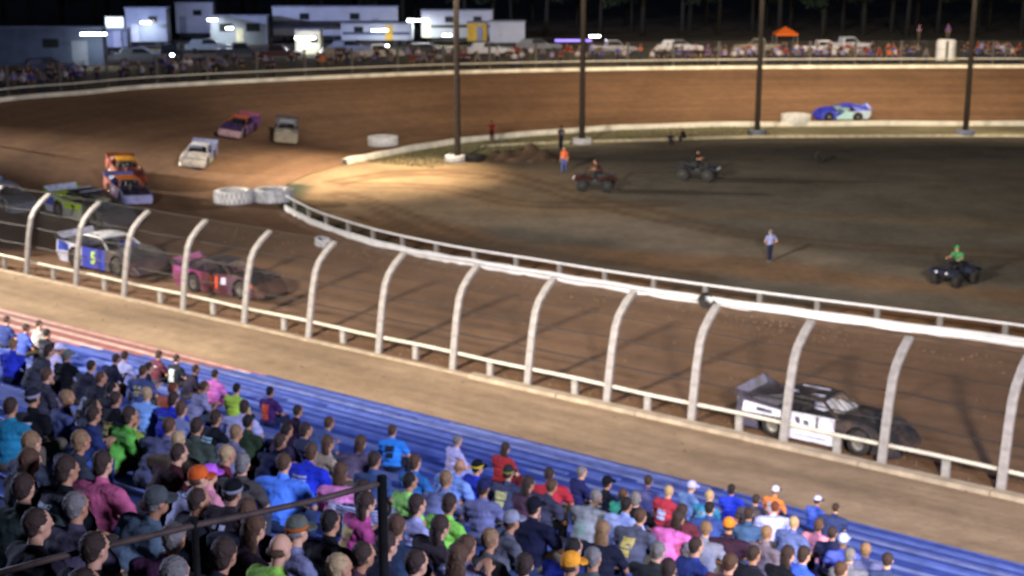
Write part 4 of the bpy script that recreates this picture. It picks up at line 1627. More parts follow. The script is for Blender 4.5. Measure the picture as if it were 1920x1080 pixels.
def back_print(pose, rects, mat, parent, size=1.0):
    """printed patches lying on the back of the shirt"""
    P = POSE[pose]
    g = Geo()
    c = P['chest']
    for (x0, x1, z0, z1) in rects:
        nxq, nzq = 4, 4
        vs = []
        ok = True
        for j in range(nzq + 1):
            for i in range(nxq + 1):
                x, z = x0 + (x1 - x0) * i / nxq, c.z + z0 + (z1 - z0) * j / nzq
                h = P['bvh'].ray_cast(Vector((x, c.y - 0.8, z)), Vector((0, 1, 0)))
                if h[0] is None:
                    ok = False
                    break
                vs.append((h[0].x, h[0].y - 0.006, h[0].z))
            if not ok:
                break
        if ok and len(vs) == (nxq + 1) * (nzq + 1):
            g.add(vs, [(j * (nxq + 1) + i, j * (nxq + 1) + i + 1, (j + 1) * (nxq + 1) + i + 1, (j + 1) * (nxq + 1) + i) for j in range(nzq) for i in range(nxq)])
    return link('shirt_print', g.mesh('shirt_print', fix=False), mat, parent)


PRINTS = {
    'block': [(-0.10, 0.10, -0.02, 0.10), (-0.08, 0.08, -0.14, -0.04)],
    'bars': [(-0.11, 0.11, 0.06, 0.09), (-0.11, 0.11, 0.01, 0.04), (-0.11, 0.11, -0.04, -0.01), (-0.11, 0.11, -0.09, -0.06), (-0.11, 0.11, -0.15, -0.12)],
    'line': [(-0.12, 0.12, 0.055, 0.085)],
    'patch': [(-0.09, 0.09, -0.16, 0.04)],
    'vest': [(-0.10, 0.10, -0.24, 0.10)],
    'dots': [(-0.08, -0.02, 0.02, 0.08), (0.02, 0.08, 0.02, 0.08), (-0.08, 0.08, -0.06, -0.02), (-0.05, 0.05, -0.12, -0.08)],
}


def wash(h, k=0.14):
    h = h.lstrip('#')
    c = [int(h[i:i + 2], 16) for i in (0, 2, 4)]
    g_ = sum(c) / 3
    return '#%02x%02x%02x' % tuple(int(max(0, min(255, x + (g_ - x) * k))) for x in c)


def person(label, loc, yaw, pose, shirt, hair=('short', 'dark'), cap=None, pr=None, skin=None, trou=None, scale=1.0, group=None, cat='person'):
    P = POSE[pose]
    r = thing('person', label, cat, loc, yaw, group, scale)
    link('body', P['body'], SKIN[rng.randrange(2) if skin is None else skin], r)
    sm_ = striped(*shirt) if isinstance(shirt, tuple) else fabric(wash(shirt))
    so = link('shirt', P['shirt'], sm_, r)
    link('trousers', P['trousers'], fabric(trou or rng.choice(TROU)), r)
    for m in P['shoes']:
        link('shoe', m, surf('shoe_grey', (0.12, 0.12, 0.12), 0.7), r)
    if hair:
        link('hair', HAIR[hair[0]], surf('hair_' + hair[1], lin(HC[hair[1]]), 0.75, 0, 0.4, 30, 0.4), r, P['head'])
    if cap:
        c_ = link('cap', CAP, fabric(cap[0]), r, P['head'] + Vector((0, 0, 0.0)), (0.05, 0, PI if 'rev' in cap else 0))
        link('visor', VIS, fabric(cap[1] if len(cap) > 1 and cap[1] != 'rev' else cap[0]), c_)
        if len(cap) > 2 and cap[2].startswith('#'):
            link('cap_band', BAND, fabric(cap[2]), c_)
    if pr is None and rng.random() < 0.22 and pose != 'ride' and cat == 'person':
        pr = (rng.choice(('line', 'dots', 'patch', 'block')), rng.choice(('#b8bac8', '#20222c', '#8a8c9a', '#c8b868')))
    if pr:
        back_print(pose, PRINTS[pr[0]], surf('print_' + pr[1], lin(pr[1]), 0.8, 0, 0.25, 14), so)
    return r


# ================================================================== INFIELD PEOPLE AND QUADS
def quad_parts():
    Q = {}
    Q['frame'] = Geo().box((0, 0, 0.42), (0.9, 0.34, 0.22)).box((0.62, 0, 0.46), (0.3, 0.42, 0.16)).tube([(0.5, -0.45, 0.3), (0.5, 0.45, 0.3)], 0.03, 6).tube([(-0.55, -0.45, 0.3), (-0.55, 0.45, 0.3)], 0.03, 6).box((0, 0.36, 0.28), (0.7, 0.3, 0.04)).box((0, -0.36, 0.28), (0.7, 0.3, 0.04)).mesh('frame')
    fe = Geo()
    for sx, cx in ((1, 0.58), (-1, -0.58)):
        for sy in (-1, 1):
            prof_ = [(-0.42, 0.50), (-0.30, 0.64), (0, 0.70), (0.30, 0.64), (0.42, 0.52)]
            rows = [[(cx + x, sy * y_, z + (0.03 if y_ < 0.3 else 0)) for x, z in prof_] for y_ in (0.12, 0.34, 0.58)]
            fe.v, fe.f = fe.v, fe.f
            t = sheet(rows, 0.025)
            fe.add(t.v, t.f)
    fe.prism([(0.15, 0.62), (0.9, 0.68), (1.02, 0.56), (0.9, 0.45), (0.2, 0.5)], -0.16, 0.16)
    Q['fenders'] = fe.mesh('fenders', False)
    Q['seat'] = bevel(Geo().prism([(0.25, 0.70), (0.1, 0.80), (-0.7, 0.80), (-0.75, 0.70), (-0.2, 0.64)], -0.15, 0.15).mesh('seat'), 0.03, 2)
    Q['bars'] = Geo().tube([(0.3, -0.40, 1.02), (0.38, -0.2, 0.98), (0.42, 0, 0.95), (0.38, 0.2, 0.98), (0.3, 0.40, 1.02)], 0.018, 8).tube([(0.42, 0, 0.95), (0.55, 0, 0.6)], 0.03, 8).mesh('handlebar', True)
    for cx, z, nm in ((0.74, 0.78, 'rack_f'), (-0.78, 0.80, 'rack_r')):
        ra = Geo()
        for y in (-0.32, -0.1, 0.1, 0.32):
            ra.tube([(cx - 0.2, y, z), (cx + 0.22, y, z)], 0.012, 5)
        for x in (-0.2, 0.22):
            ra.tube([(cx + x, -0.34, z), (cx + x, 0.34, z)], 0.014, 5)
        ra.tube([(cx, 0, z), (cx, 0, 0.5)], 0.02, 5)
        Q[nm] = ra.mesh('rack')
    Q['tyre'] = Geo().lathe([(0.13, -0.11), (0.24, -0.12), (0.29, -0.09), (0.30, 0), (0.29, 0.09), (0.24, 0.12), (0.13, 0.11)], 18, axis='y').mesh('tyre', True)
    Q['rim'] = Geo().lathe([(0, -0.06), (0.13, -0.11), (0.135, 0.11), (0, 0.06)], 14, axis='y').mesh('rim', True)
    Q['lamp'] = Geo().lathe([(0, 0.05), (0.05, 0.04), (0.06, 0), (0, -0.02)], 10, axis='x').mesh('headlight', True)
    return Q


QP = quad_parts()


def quad(label, u, v, heading, colour, scale):
    p = gp(u, v)
    a = math.atan2(heading[1], heading[0])
    r = thing('quad_bike', label, 'quad bike', (p.x, p.y, -0.02), a, 'quad bikes parked on the infield', scale)
    link('frame', QP['frame'], M_CHASSIS, r)
    link('fenders', QP['fenders'], surf('quad_' + colour, lin(colour), 0.4, 0, 0.25, 4), r)
    link('seat', QP['seat'], M_CHASSIS, r)
    link('handlebar', QP['bars'], M_CHASSIS, r)
    link('rack', QP['rack_f'], M_DARK, r)
    link('rack', QP['rack_r'], M_DARK, r)
    for x in (0.58, -0.58):
        for y in (0.46, -0.46):
            t = link('wheel', QP['tyre'], M_RUB, r, (x, y, 0.30))
            link('rim', QP['rim'], M_DARK, t)
    for y in (-0.22, 0.22):
        link('headlight', QP['lamp'], M_WHITE, r, (0.98, y, 0.60))
    return r


q1 = quad('dark red quad bike parked on the infield with a dim rider aboard', 1116, 357, (-1, 0.15), '#4a1614', 1.5)
q2 = quad('dark quad bike with pale front on the infield under the third light pole', 1308, 337, (0.9, -0.3), '#2c3040', 1.55)
q3 = quad('dark quad bike near the inner rail carrying a rider in green', 1790, 532, (-0.75, -0.65), '#2a2e40', 1.3)


def rider(q, label, shirt, hair, cap=None, sc=1.0):
    sc *= 1.08
    a = q.rotation_euler.z
    s_ = q.scale.x
    off = Vector((math.cos(a), math.sin(a), 0)) * (-0.25 * s_)
    hz = (0.80 * s_ - 0.44 * sc) - 0.02
    return person(label, (q.location.x + off.x, q.location.y + off.y, hz), a - PI / 2, 'ride', shirt, hair, cap, trou='#20242c', scale=sc)


rider(q1, 'dim rider in a dark maroon top on the dark red quad bike', '#4a2a2a', ('short', 'dark'), None, 1.05)
rider(q2, 'dim rider in black on the pale fronted quad bike', '#1a1c22', ('short', 'dark'), ('#15161c',), 1.05)
rider(q3, 'rider in a green shirt on the quad bike by the inner rail', '#3f8a55', ('short', 'dark'), ('#3f9a60',), 1.0)


def ground_person(label, u, v, yaw, pose, shirt, hair, cap=None, trou=None, scale=1.05, z=0.0):
    p = gp(u, v, z)
    return person(label, (p.x, p.y, z - 0.02), yaw, pose, shirt, hair, cap, trou=trou, scale=scale)


ground_person('person in a pale lavender shirt standing on the infield near the rail', 1443, 490, 0.4, 'hips', '#868cc0', ('short', 'grey'), None, '#23283c', 1.0)
ground_person('person in an orange shirt and blue jeans beyond the dirt heap', 1058, 323, 2.6, 'stand', '#d8602c', ('short', 'dark'), None, '#4a5a92', 1.1)
ground_person('person in a red shirt standing at the kerb behind the dirt heap', 922, 264, 0.3, 'fold', '#8a2020', ('short', 'dark'), None, '#4a1c1c', 1.0)
ground_person('person in dark clothes standing left of the second light pole', 1052, 280, 0.5, 'stand', '#33343a', ('short', 'black'), None, '#22262e', 1.15)
ground_person('person in black crouched low on the verge edge, left of the third pole', 1284, 268, 0.9, 'hunch', '#1c1d24', ('short', 'black'), None, '#1c1f26', 1.0)
ground_person('person in dark blue sitting low on the grass beside the one in black', 1257, 274, -0.4, 'rest', '#23263a', ('short', 'dark'), None, '#1c1f26', 0.9)

# ================================================================== BEHIND THE FAR TURN
M_TRAIL = surf('white_trailer_skin', (0.42, 0.46, 0.58), 0.4, 0, 0.15, 0.6)
M_TRAILD = surf('grey_trailer_skin', (0.24, 0.28, 0.38), 0.45, 0, 0.2, 0.6)
M_NAVY = surf('navy_shed_wall', (0.08, 0.11, 0.20), 0.6, 0, 0.3, 0.6)
M_ROOFP = surf('pale_blue_roof', (0.16, 0.20, 0.30), 0.5, 0, 0.25, 0.6)
M_BLACKW = surf('dark_window', (0.02, 0.025, 0.03), 0.15, 0, 0.2, 3, 0, 0.6)
M_CREAMW = surf('cream_wall_panel', (0.66, 0.64, 0.52), 0.6, 0, 0.2, 1.0)
M_YELL = surf('yellow_panel', (0.62, 0.40, 0.05), 0.55, 0, 0.2, 1.5)
M_LAMP = emit('fluorescent_tube', (0.92, 0.93, 1.0), 22.0)
M_LAMPV = emit('violet_tube', (0.35, 0.25, 1.0), 1.1)


def lamp(u, v, Y, w, label, light=60.0, h=0.22, warm=(0.95, 1.0, 0.86), down=True):
    """a lit fluorescent fixture with the light it throws"""
    p = at(u, v, Y)
    r = thing('lamp_fixture', label, 'lamp', p, 0, 'lit lamps in the pit area')
    link('housing', Geo().box((0, 0.06, h / 2 + 0.05), (w + 0.12, 0.34, 0.09)).mesh('housing'), M_DARK, r)
    link('tube', Geo().tube([(-w / 2, 0, 0), (w / 2, 0, 0)], h / 2, 10).mesh('tube', True), M_LAMP, r)
    if light:
        l = bpy.data.lights.new('fixture_light', 'AREA')
        l.shape = 'RECTANGLE'
        l.size, l.size_y = max(0.3, w), 0.25
        l.energy = light
        l.color = warm
        o = bpy.data.objects.new('fixture_light', l)
        COL.objects.link(o)
        o.parent = r
        o.location = (0, -0.3, -h)
        o.rotation_euler = (0.35, 0, 0)
    return r


TRM = {}


def hauler(label, u0, u1, Y, h, yaw=0.0, mat=None, base=None, windows=(), doors=(), awning=False, stripe=None, name='race_hauler', cat='trailer', roofdrop=0.0):
    a, b = at(u0, 60, Y), at(u1, 60, Y)
    L_ = b.x - a.x
    cx = (a.x + b.x) / 2
    z0 = pit_z(cx, Y) if base is None else base
    r = thing(name, label, cat, (cx, Y + 1.3, z0), yaw)
    D = 2.6
    clr = 0.9 if name == 'race_hauler' else 0.0
    link('body', bevel(Geo().box((0, 0, clr + (h - clr) / 2), (L_, D, h - clr)).mesh('body'), 0.08, 2), mat or M_TRAIL, r)
    rfm = Geo().box((0, 0, h + 0.06), (L_ + 0.2, D + 0.3, 0.12))
    link('roof', rfm.mesh('roof'), M_TRAILD if mat is not M_NAVY else M_ROOFP, r)
    for (x, z, w, hh) in windows:
        f = link('window', Geo().box((x, -D / 2 - 0.02, z), (w + 0.14, 0.06, hh + 0.14)).mesh('window'), M_DARK, r)
        link('pane', Geo().box((x, -D / 2 - 0.055, z), (w, 0.02, hh)).mesh('pane'), M_BLACKW, f)
    for (x, w, hh, m) in doors:
        f = link('door', Geo().box((x, -D / 2 - 0.025, clr + hh / 2 + 0.02), (w, 0.05, hh)).mesh('door'), m, r)
        link('handle', Geo().box((x + w * 0.38, -D / 2 - 0.07, clr + hh * 0.5), (0.05, 0.05, 0.18)).mesh('handle'), M_DARK, f)
    if stripe:
        link('stripe', Geo().box((0, -D / 2 - 0.012, clr + (h - clr) * 0.42), (L_ * 0.96, 0.02, 0.35)).mesh('stripe'), stripe, r)
    if awning:
        aw = Geo().add([(-L_ / 2, -D / 2 - 0.02, h - 1.75), (L_ / 2, -D / 2 - 0.02, h - 1.75), (L_ / 2, -D / 2 - 2.4, h - 2.1), (-L_ / 2, -D / 2 - 2.4, h - 2.1)], [(0, 1, 2, 3)])
        aw.add([(-L_ / 2, -D / 2 - 0.02, h - 1.81), (L_ / 2, -D / 2 - 0.02, h - 1.81), (L_ / 2, -D / 2 - 2.4, h - 2.16), (-L_ / 2, -D / 2 - 2.4, h - 2.16)], [(3, 2, 1, 0)])
        o = link('awning', aw.mesh('awning', fix=False), M_DARK, r)
        po = Geo()
        for x in (-L_ / 2 + 0.1, 0, L_ / 2 - 0.1):
            po.tube([(x, -D / 2 - 2.35, 0), (x, -D / 2 - 2.35, h - 2.13)], 0.04, 6)
        link('awning_pole', po.mesh('awning_pole'), M_POST, o)
    if clr:
        wm = TRM.get('w')
        if wm is None:
            wm = TRM['w'] = Geo().lathe([(0.0, -0.12), (0.26, -0.14), (0.48, -0.12), (0.5, 0), (0.48, 0.12), (0.26, 0.14), (0, 0.12)], 16, axis='y').mesh('wheel', True)
        for x in (L_ * 0.28, L_ * 0.28 + 1.1):
            for y in (-1.05, 1.05):
                link('wheel', wm, M_RUB, r, (x, y, 0.5))
        link('skirt', Geo().box((-L_ * 0.1, 0, 0.6), (L_ * 0.55, 1.2, 0.55)).mesh('underframe'), M_DARK, r)
        link('jack_stand', Geo().box((-L_ * 0.42, 0, 0.45), (0.2, 1.4, 0.9)).mesh('jack_stand'), M_DARK, r)
    return r


hauler('long white race trailer with a dark awning, left of the cream lit trailer', 512, 746, 190, 4.6, 0.02, M_TRAIL, windows=[(-4, 3.4, 1.1, 0.7), (2.5, 3.4, 1.1, 0.7)], doors=[(5.2, 0.9, 2.2, M_TRAILD)], awning=True)
hauler('low dark concession stand with a pale open hatch under the awning trailer', 394, 500, 186, 3.6, 0.05, M_TRAILD, name='concession_stand', cat='building', windows=[(-1.6, 2.2, 1.6, 0.9), (1.8, 2.2, 1.6, 0.9)], doors=[(0.1, 0.9, 2.1, M_CREAMW)])
hauler('white race trailer with a cream lit rear end, behind the first light pole', 790, 924, 186, 4.3, 0.0, M_TRAIL, windows=[(-1.0, 3.2, 0.9, 0.6), (2.6, 3.2, 0.9, 0.6)], doors=[(-3.9, 1.1, 2.4, M_CREAMW)], stripe=M_DARK)
hauler('small white trailer parked right of the first light pole', 918, 984, 176, 3.4, 0.03, M_TRAIL, doors=[(-1.2, 0.8, 1.9, M_TRAIL)])
hauler('small yellow sided trailer just behind the first light pole', 876, 914, 179, 3.1, 0.0, M_YELL, doors=[(0.3, 0.7, 1.8, M_TRAILD)])
hauler('white box trailer with a dark lower stripe in front of the awning trailer', 640, 772, 181, 2.9, -0.03, M_TRAIL, windows=[(-2.2, 2.2, 1.0, 0.6)], doors=[(1.6, 0.9, 1.8, M_YELL)], stripe=M_NAVY)
hauler('long navy shed with a pale blue roof at the far left', -60, 186, 152, 3.9, 0.12, M_NAVY, name='shed', cat='building', windows=[(1.5, 2.4, 1.5, 0.8)], doors=[(4.4, 1.6, 2.6, M_TRAILD)])
hauler('grey race trailer with a lamp on its side between navy shed and concession stand', 236, 312, 178, 4.9, 0.06, M_TRAILD, windows=[(0.8, 3.6, 0.9, 0.6)], doors=[(-1.4, 0.9, 2.1, M_TRAIL)])
hauler('small cream ticket booth lit by the wide lamp above its door', 553, 600, 170, 2.75, 0.0, M_CREAMW, name='ticket_booth', cat='booth', doors=[(-0.5, 0.9, 2.0, M_CREAMW)], windows=[(0.8, 1.7, 0.7, 0.7)])
hauler('tall white hauler trailer half hidden behind the concession stand', 330, 400, 196, 4.9, 0.05, M_TRAIL, windows=[(0.4, 3.6, 1.0, 0.6)], doors=[(-1.6, 0.9, 2.2, M_TRAILD)])
hauler('low grey horsebox between navy shed and the grey lamp trailer', 192, 236, 168, 2.9, 0.1, M_TRAILD, doors=[(0.2, 0.9, 1.9, M_TRAIL)])
p = at(215, 42, 172)
sg_ = thing('light_box_sign', 'blank cream light box standing above the parked cars at left', 'sign', p)
link('panel', Geo().box((0, 0, 0), (2.1, 0.2, 1.25)).mesh('panel'), emit('cream_light_box', (0.80, 0.92, 0.80), 0.75), sg_)
link('frame', Geo().box((0, 0.02, 0.68), (2.3, 0.26, 0.1)).box((0, 0.02, -0.68), (2.3, 0.26, 0.1)).box((-1.1, 0.02, 0), (0.1, 0.26, 1.3)).box((1.1, 0.02, 0), (0.1, 0.26, 1.3)).mesh('frame'), M_DARK, sg_)
link('post', Geo().box((0, 0.1, -2.3), (0.2, 0.2, 3.2)).mesh('post'), M_DARK, sg_)

LMP = [(722, 86, 177.3, 0.9, 'small lamp low on the white box trailer', 40), (430, 53, 183.6, 0.8, 'small lamp over the concession stand hatch', 120), (838, 66, 182.6, 1.0, 'dim lamp halfway along the cream lit trailer', 120), (175, 64, 149.6, 2.6, 'wide bright tube lamp under the eave of the navy shed', 160), (273, 42, 176.6, 1.1, 'small bright lamp high on the grey trailer', 90),
       (398, 37, 184.4, 1.2, 'bright lamp on the left corner of the concession stand', 120), (572, 71, 167.9, 2.3, 'wide bright lamp above the ticket booth door', 170),
       (783, 38, 183.4, 2.6, 'bright lamp at the top of the cream lit trailer end', 420), (712, 57, 177.5, 1.9, 'bright lamp on the white box trailer with the dark stripe', 150),
       (1115, 68, 171.0, 1.2, 'lone bright lamp low behind the fence right of the violet strip', 60)]
for (u, v, Y, w, lab, e) in LMP:
    lamp(u, v, Y, w, lab, e)
p = at(1075, 76, 175)
vt = thing('light_strip', 'dim violet light strip behind the fence', 'lamp', p)
link('tube', Geo().tube([(-2.2, 0, 0), (2.2, 0, 0)], 0.14, 8).mesh('tube', True), M_LAMPV, vt)
link('bracket', Geo().box((-2, 0.1, -1.2), (0.1, 0.1, 2.4)).box((2, 0.1, -1.2), (0.1, 0.1, 2.4)).mesh('bracket'), M_DARK, vt)

# ---- parked pick-ups and cars behind the fence
VB = bevel(Geo().prism([(-2.6, 0.55), (-2.6, 1.05), (-0.6, 1.1), (-0.2, 1.1), (0.35, 1.75), (-0.0, 1.8), (-1.0, 1.8), (-1.2, 1.1), (-2.6, 1.1)][:0] or [(-2.7, 0.5), (-2.7, 1.12), (1.0, 1.12), (2.6, 1.02), (2.7, 0.55)], -0.95, 0.95).mesh('body'), 0.07, 2)
VC = bevel(Geo().prism([(-1.0, 1.12), (-0.85, 1.78), (0.45, 1.8), (1.15, 1.12)], -0.84, 0.84).mesh('cab'), 0.06, 2)
VCL = bevel(Geo().prism([(-2.3, 1.12), (-1.9, 1.66), (0.35, 1.7), (1.15, 1.12)], -0.84, 0.84).mesh('cab'), 0.06, 2)
VW = Geo().prism([(-0.8, 1.2), (-0.7, 1.66), (0.4, 1.68), (0.95, 1.2)], -0.86, -0.845).prism([(-0.8, 1.2), (-0.7, 1.66), (0.4, 1.68), (0.95, 1.2)], 0.845, 0.86).add([(1.13, -0.75, 1.17), (1.13, 0.75, 1.17), (0.52, 0.68, 1.76), (0.52, -0.68, 1.76)], [(0, 1, 2, 3)]).mesh('windows')
VT = Geo().lathe([(0, -0.1), (0.2, -0.13), (0.34, -0.12), (0.37, 0), (0.34, 0.12), (0.2, 0.13), (0, 0.1)], 16, axis='y').mesh('wheel', True)
VH = Geo().box((0, 0, 0), (0.06, 0.34, 0.2)).mesh('headlight')
M_HL = emit('headlamp_beam', (0.95, 0.96, 1.0), 45.0)


def vehicle(label, u, v, Y, yaw, col, pickup=True, lights=False):
    p = at(u, v, Y)
    z = pit_z(p.x, Y)
    r = thing('pickup_truck' if pickup else 'parked_car', label, 'pickup truck' if pickup else 'car', (p.x, Y, z - 0.02), yaw, 'vehicles parked behind the far turn')
    m = surf('vehicle_' + col, lin(col), 0.3, 0, 0.12, 2, coat=0.4)
    link('body', VB, m, r)
    c_ = link('cab', VC if pickup else VCL, m, r)
    link('window', VW, M_BLACKW, c_)
    for x in (-1.7, 1.75):
        for y in (-0.86, 0.86):
            link('wheel', VT, M_RUB, r, (x, y, 0.37))
    for y in (-0.66, 0.66):
        link('headlight', VH, M_HL if lights else M_WHITE, r, (2.68, y, 0.82))
    return r


vehicle('dark pickup truck at left with both headlights lit', 319, 90, 160, -PI / 2 + 0.05, '#22262c', True, True)
vehicle('pale roofed car parked left of the concession stand', 392, 90, 171, 0.2, '#8a97a0', False)
vehicle('white pickup truck parked behind the fence beside the white box trailer', 712, 100, 160, 0.1, '#c8c4b8', True)
vehicle('white car parked behind the fence right of the first light pole', 920, 96, 165, 0.05, '#c2c4cc', False)
vehicle('white pickup truck in the crowd at the right of the far fence', 1545, 95, 168, 0.0, '#d6d8e2', True)
vehicle('second white pickup truck parked close behind the one at the right', 1590, 92, 174, 0.15, '#c4c6d6', True)
vehicle('dark blue car parked among the spectators at left', 90, 100, 141, 0.4, '#2a3150', False)
vehicle('dull silver car parked left of the violet light strip', 1010, 92, 172, 0.0, '#6c7078', False)
vehicle('tan pickup truck parked behind the fence among the spectators', 1420, 92, 171, 3.0, '#7a7264', True)

vehicle('dark grey pickup truck below the concession stand hatch', 452, 90, 163, 0.15, '#3c424c', True)
vehicle('pale blue car parked below the long awning trailer', 660, 92, 168, -0.1, '#8a98b4', False)
vehicle('maroon pickup truck left of the ticket booth', 520, 94, 160, 0.1, '#4a2228', True)
vehicle('beige van-like car parked between the ticket booth and white pickup', 640, 100, 156, 0.2, '#8c8272', False)
vehicle('black car parked below the cream lit trailer', 800, 98, 163, 0.0, '#1c1e24', False)
vehicle('silver pickup truck parked below the lone bright lamp', 1150, 92, 168, 0.1, '#8c8e98', True)
vehicle('white car parked right of the lone bright lamp', 1275, 92, 170, -0.1, '#c8cad2', False)
vehicle('dark pickup truck parked right of the white tank', 1850, 92, 168, 0.0, '#34363e', True)
vehicle('grey car parked below the grey lamp trailer', 262, 92, 156, 0.25, '#5c6470', False)

# orange pop-up canopy
p = at(1472, 70, 176)
z = pit_z(p.x, 176)
cn = thing('popup_canopy', 'small orange pop-up canopy behind the crowd at right', 'canopy', (p.x, 176, z))
zt = at(1472, 62, 176).z - z
link('canopy_cloth', Geo().add([(-1.3, -1.3, zt), (1.3, -1.3, zt), (1.3, 1.3, zt), (-1.3, 1.3, zt), (0, 0, zt + 0.8), (-1.3, -1.3, zt - 0.25), (1.3, -1.3, zt - 0.25), (1.3, 1.3, zt - 0.25), (-1.3, 1.3, zt - 0.25)], [(0, 1, 4), (1, 2, 4), (2, 3, 4), (3, 0, 4), (0, 5, 6, 1), (1, 6, 7, 2), (2, 7, 8, 3), (3, 8, 5, 0)]).mesh('canopy_cloth'), fabric('#e06a28'), cn)
for x in (-1.25, 1.25):
    for y in (-1.25, 1.25):
        link('leg', Geo().box((x, y, (zt - 0.1) / 2), (0.05, 0.05, zt - 0.1)).mesh('leg'), M_POST, cn)
# white water tank with people on it
p = at(1774, 88, 162)
z = pit_z(p.x, 162)
tk = thing('water_tank', 'bright white upright tank behind the far fence at right', 'tank', (p.x, 162, z))
pr_ = [(0, 2.35), (0.9, 2.3), (1.08, 2.1)]
for k in range(5):
    pr_ += [(1.1, 2.0 - k * 0.4), (1.06, 1.9 - k * 0.4), (1.1, 1.72 - k * 0.4)]
pr_ += [(1.1, 0.0), (0, 0)]
link('shell', Geo().lathe(pr_, 24).mesh('shell', True), surf('white_tank_plastic', (0.80, 0.82, 0.84), 0.4, 0, 0.1, 2), tk)
link('lid', Geo().lathe([(0, 2.5), (0.3, 2.48), (0.32, 2.32), (0, 2.3)], 16).mesh('lid', True), M_DARK, tk)

# ---- spectators behind the far fence, too small for parts: one mesh each
def small_person(seed, arms):
    J = standing(arms)
    g = Geo()
    hd = Vector(J['head'])
    fm = []

    def cap_(a, b, r0, r1, mi, n=7):
        k = len(g.f)
        g.capsule(a, b, r0, r1, n)
        fm.extend([mi] * (len(g.f) - k))

    def el_(c, r, mi):
        k = len(g.f)
        g.ell(c, r, 9, 6)
        fm.extend([mi] * (len(g.f) - k))
    el_(hd, (0.08, 0.095, 0.12), 0)
    el_(hd + Vector((0, -0.02, 0.035)), (0.092, 0.10, 0.105), 3)
    cap_(J['neck'], hd, 0.055, 0.05, 0)
    el_(J['chest'], (0.19, 0.14, 0.2), 1)
    el_(L2(J['chest'], J['pelvis'], 0.5), (0.17, 0.13, 0.2), 1)
    el_(J['pelvis'], (0.18, 0.135, 0.13), 2)
    for s_ in 'LR':
        cap_(J['sh' + s_], L2(J['sh' + s_], J['el' + s_], 0.7), 0.075, 0.06, 1)
        cap_(J['el' + s_], J['wr' + s_], 0.045, 0.04, 0)
        cap_(J['hi' + s_], J['kn' + s_], 0.1, 0.075, 2)
        cap_(J['kn' + s_], J['an' + s_], 0.075, 0.055, 2)
        cap_(Vector(J['an' + s_]) - Vector((0, 0.03, 0.04)), Vector(J['an' + s_]) + Vector((0, 0.13, -0.045)), 0.045, 0.04, 3)
    me = g.mesh('spectator', True)
    me.polygons.foreach_set('material_index', fm)
    return me


SPM = [small_person(1, 'side'), small_person(2, 'hips'), small_person(3, 'fold')]
for m in SPM:
    for k in range(4):
        m.materials.append(SKIN[1])
SHC = [('white', '#c8c8d4'), ('blue', '#3c4aa0'), ('dark', '#1e2026'), ('red', '#8a2a2a'), ('grey', '#6a6c74'), ('navy', '#23284a'), ('orange', '#c8642c'), ('lavender', '#8e8ec0'), ('olive', '#55553a'), ('purple', '#56407e')]
rs = random.Random(77)


def spectator(x, y, shirt, where, z=None, label=None, yaw=None, sc=None, group=None):
    m = rs.choice(SPM)
    o = bpy.data.objects.new('person', m)
    COL.objects.link(o)
    nm, hx = shirt
    for k, mt in enumerate((SKIN[rs.randrange(2)], fabric(hx), fabric(rs.choice(TROU)), surf('hair_dark', lin(HC['dark']), 0.75, 0, 0.4, 30, 0.4))):
        o.material_slots[k].link = 'OBJECT'
        o.material_slots[k].material = mt
    o.location = (x, y, (pit_z(x, y) if z is None else z) - 0.02)
    o.rotation_euler = (0, 0, PI + rs.uniform(-0.7, 0.7) if yaw is None else yaw)
    s_ = sc or rs.uniform(0.98, 1.12)
    o.scale = (s_, s_, s_)
    tag(o, label or f'spectator in a {nm} shirt standing {where}', 'person', group or f'{nm} shirted spectators {where}')
    return o


oc_u = []
used_ = []
plan_ = []
tries = 0
while len(used_) < 240 and tries < 9000:
    tries += 1
    i = rs.randrange(3, len(oc) - 3)
    nr = outward(oc, i)
    q = oc[i] + nr * (1.4 + 7 * rs.random() ** 1.5)
    # where on the photograph's width
    d = q - CAM
    u = 960 + FPX * d.x / (d.y * CP - d.z * SP)
    if not (-30 < u < 1950):
        continue
    dens = 1.0 if u < 420 else (0.55 if u < 900 else (0.5 if u < 1250 else 1.0))
    if rs.random() > dens:
        continue
    if any((q - a).length < 0.62 for a in used_):
        continue
    if abs(u - 1774) < 26 or abs(u - 572) < 20:
        continue
    used_.append(q)
    wts = [3, 3, 5, 1.2, 3, 3, 0.5, 2, 1, 1] if u < 700 else [4, 2, 5, 2.5, 3, 2, 0.8, 1.5, 1, 1]
    where = 'behind the far fence ' + next(t for lim, t in ((120, 'at its left end'), (200, 'below the wide tube lamp'), (300, 'left of the lit headlights'), (395, 'right of the lit headlights'), (500, 'below the concession stand'), (640, 'beside the ticket booth'), (780, 'below the white box trailer'), (900, 'by the first light pole'), (1010, 'below the small white trailer'), (1160, 'by the violet strip'), (1330, 'between violet strip and orange canopy'), (1480, 'left of the orange canopy'), (1650, 'by the two white pickups'), (1770, 'left of the white tank'), (9999, 'right of the white tank')) if u < lim)
    plan_.append(((q - CAM).length, q, rs.choices(SHC, wts)[0], where))
plan_.sort(key=lambda t: t[0])
for _, q, sh_, where in plan_[:136]:
    spectator(q.x, q.y, sh_, where)
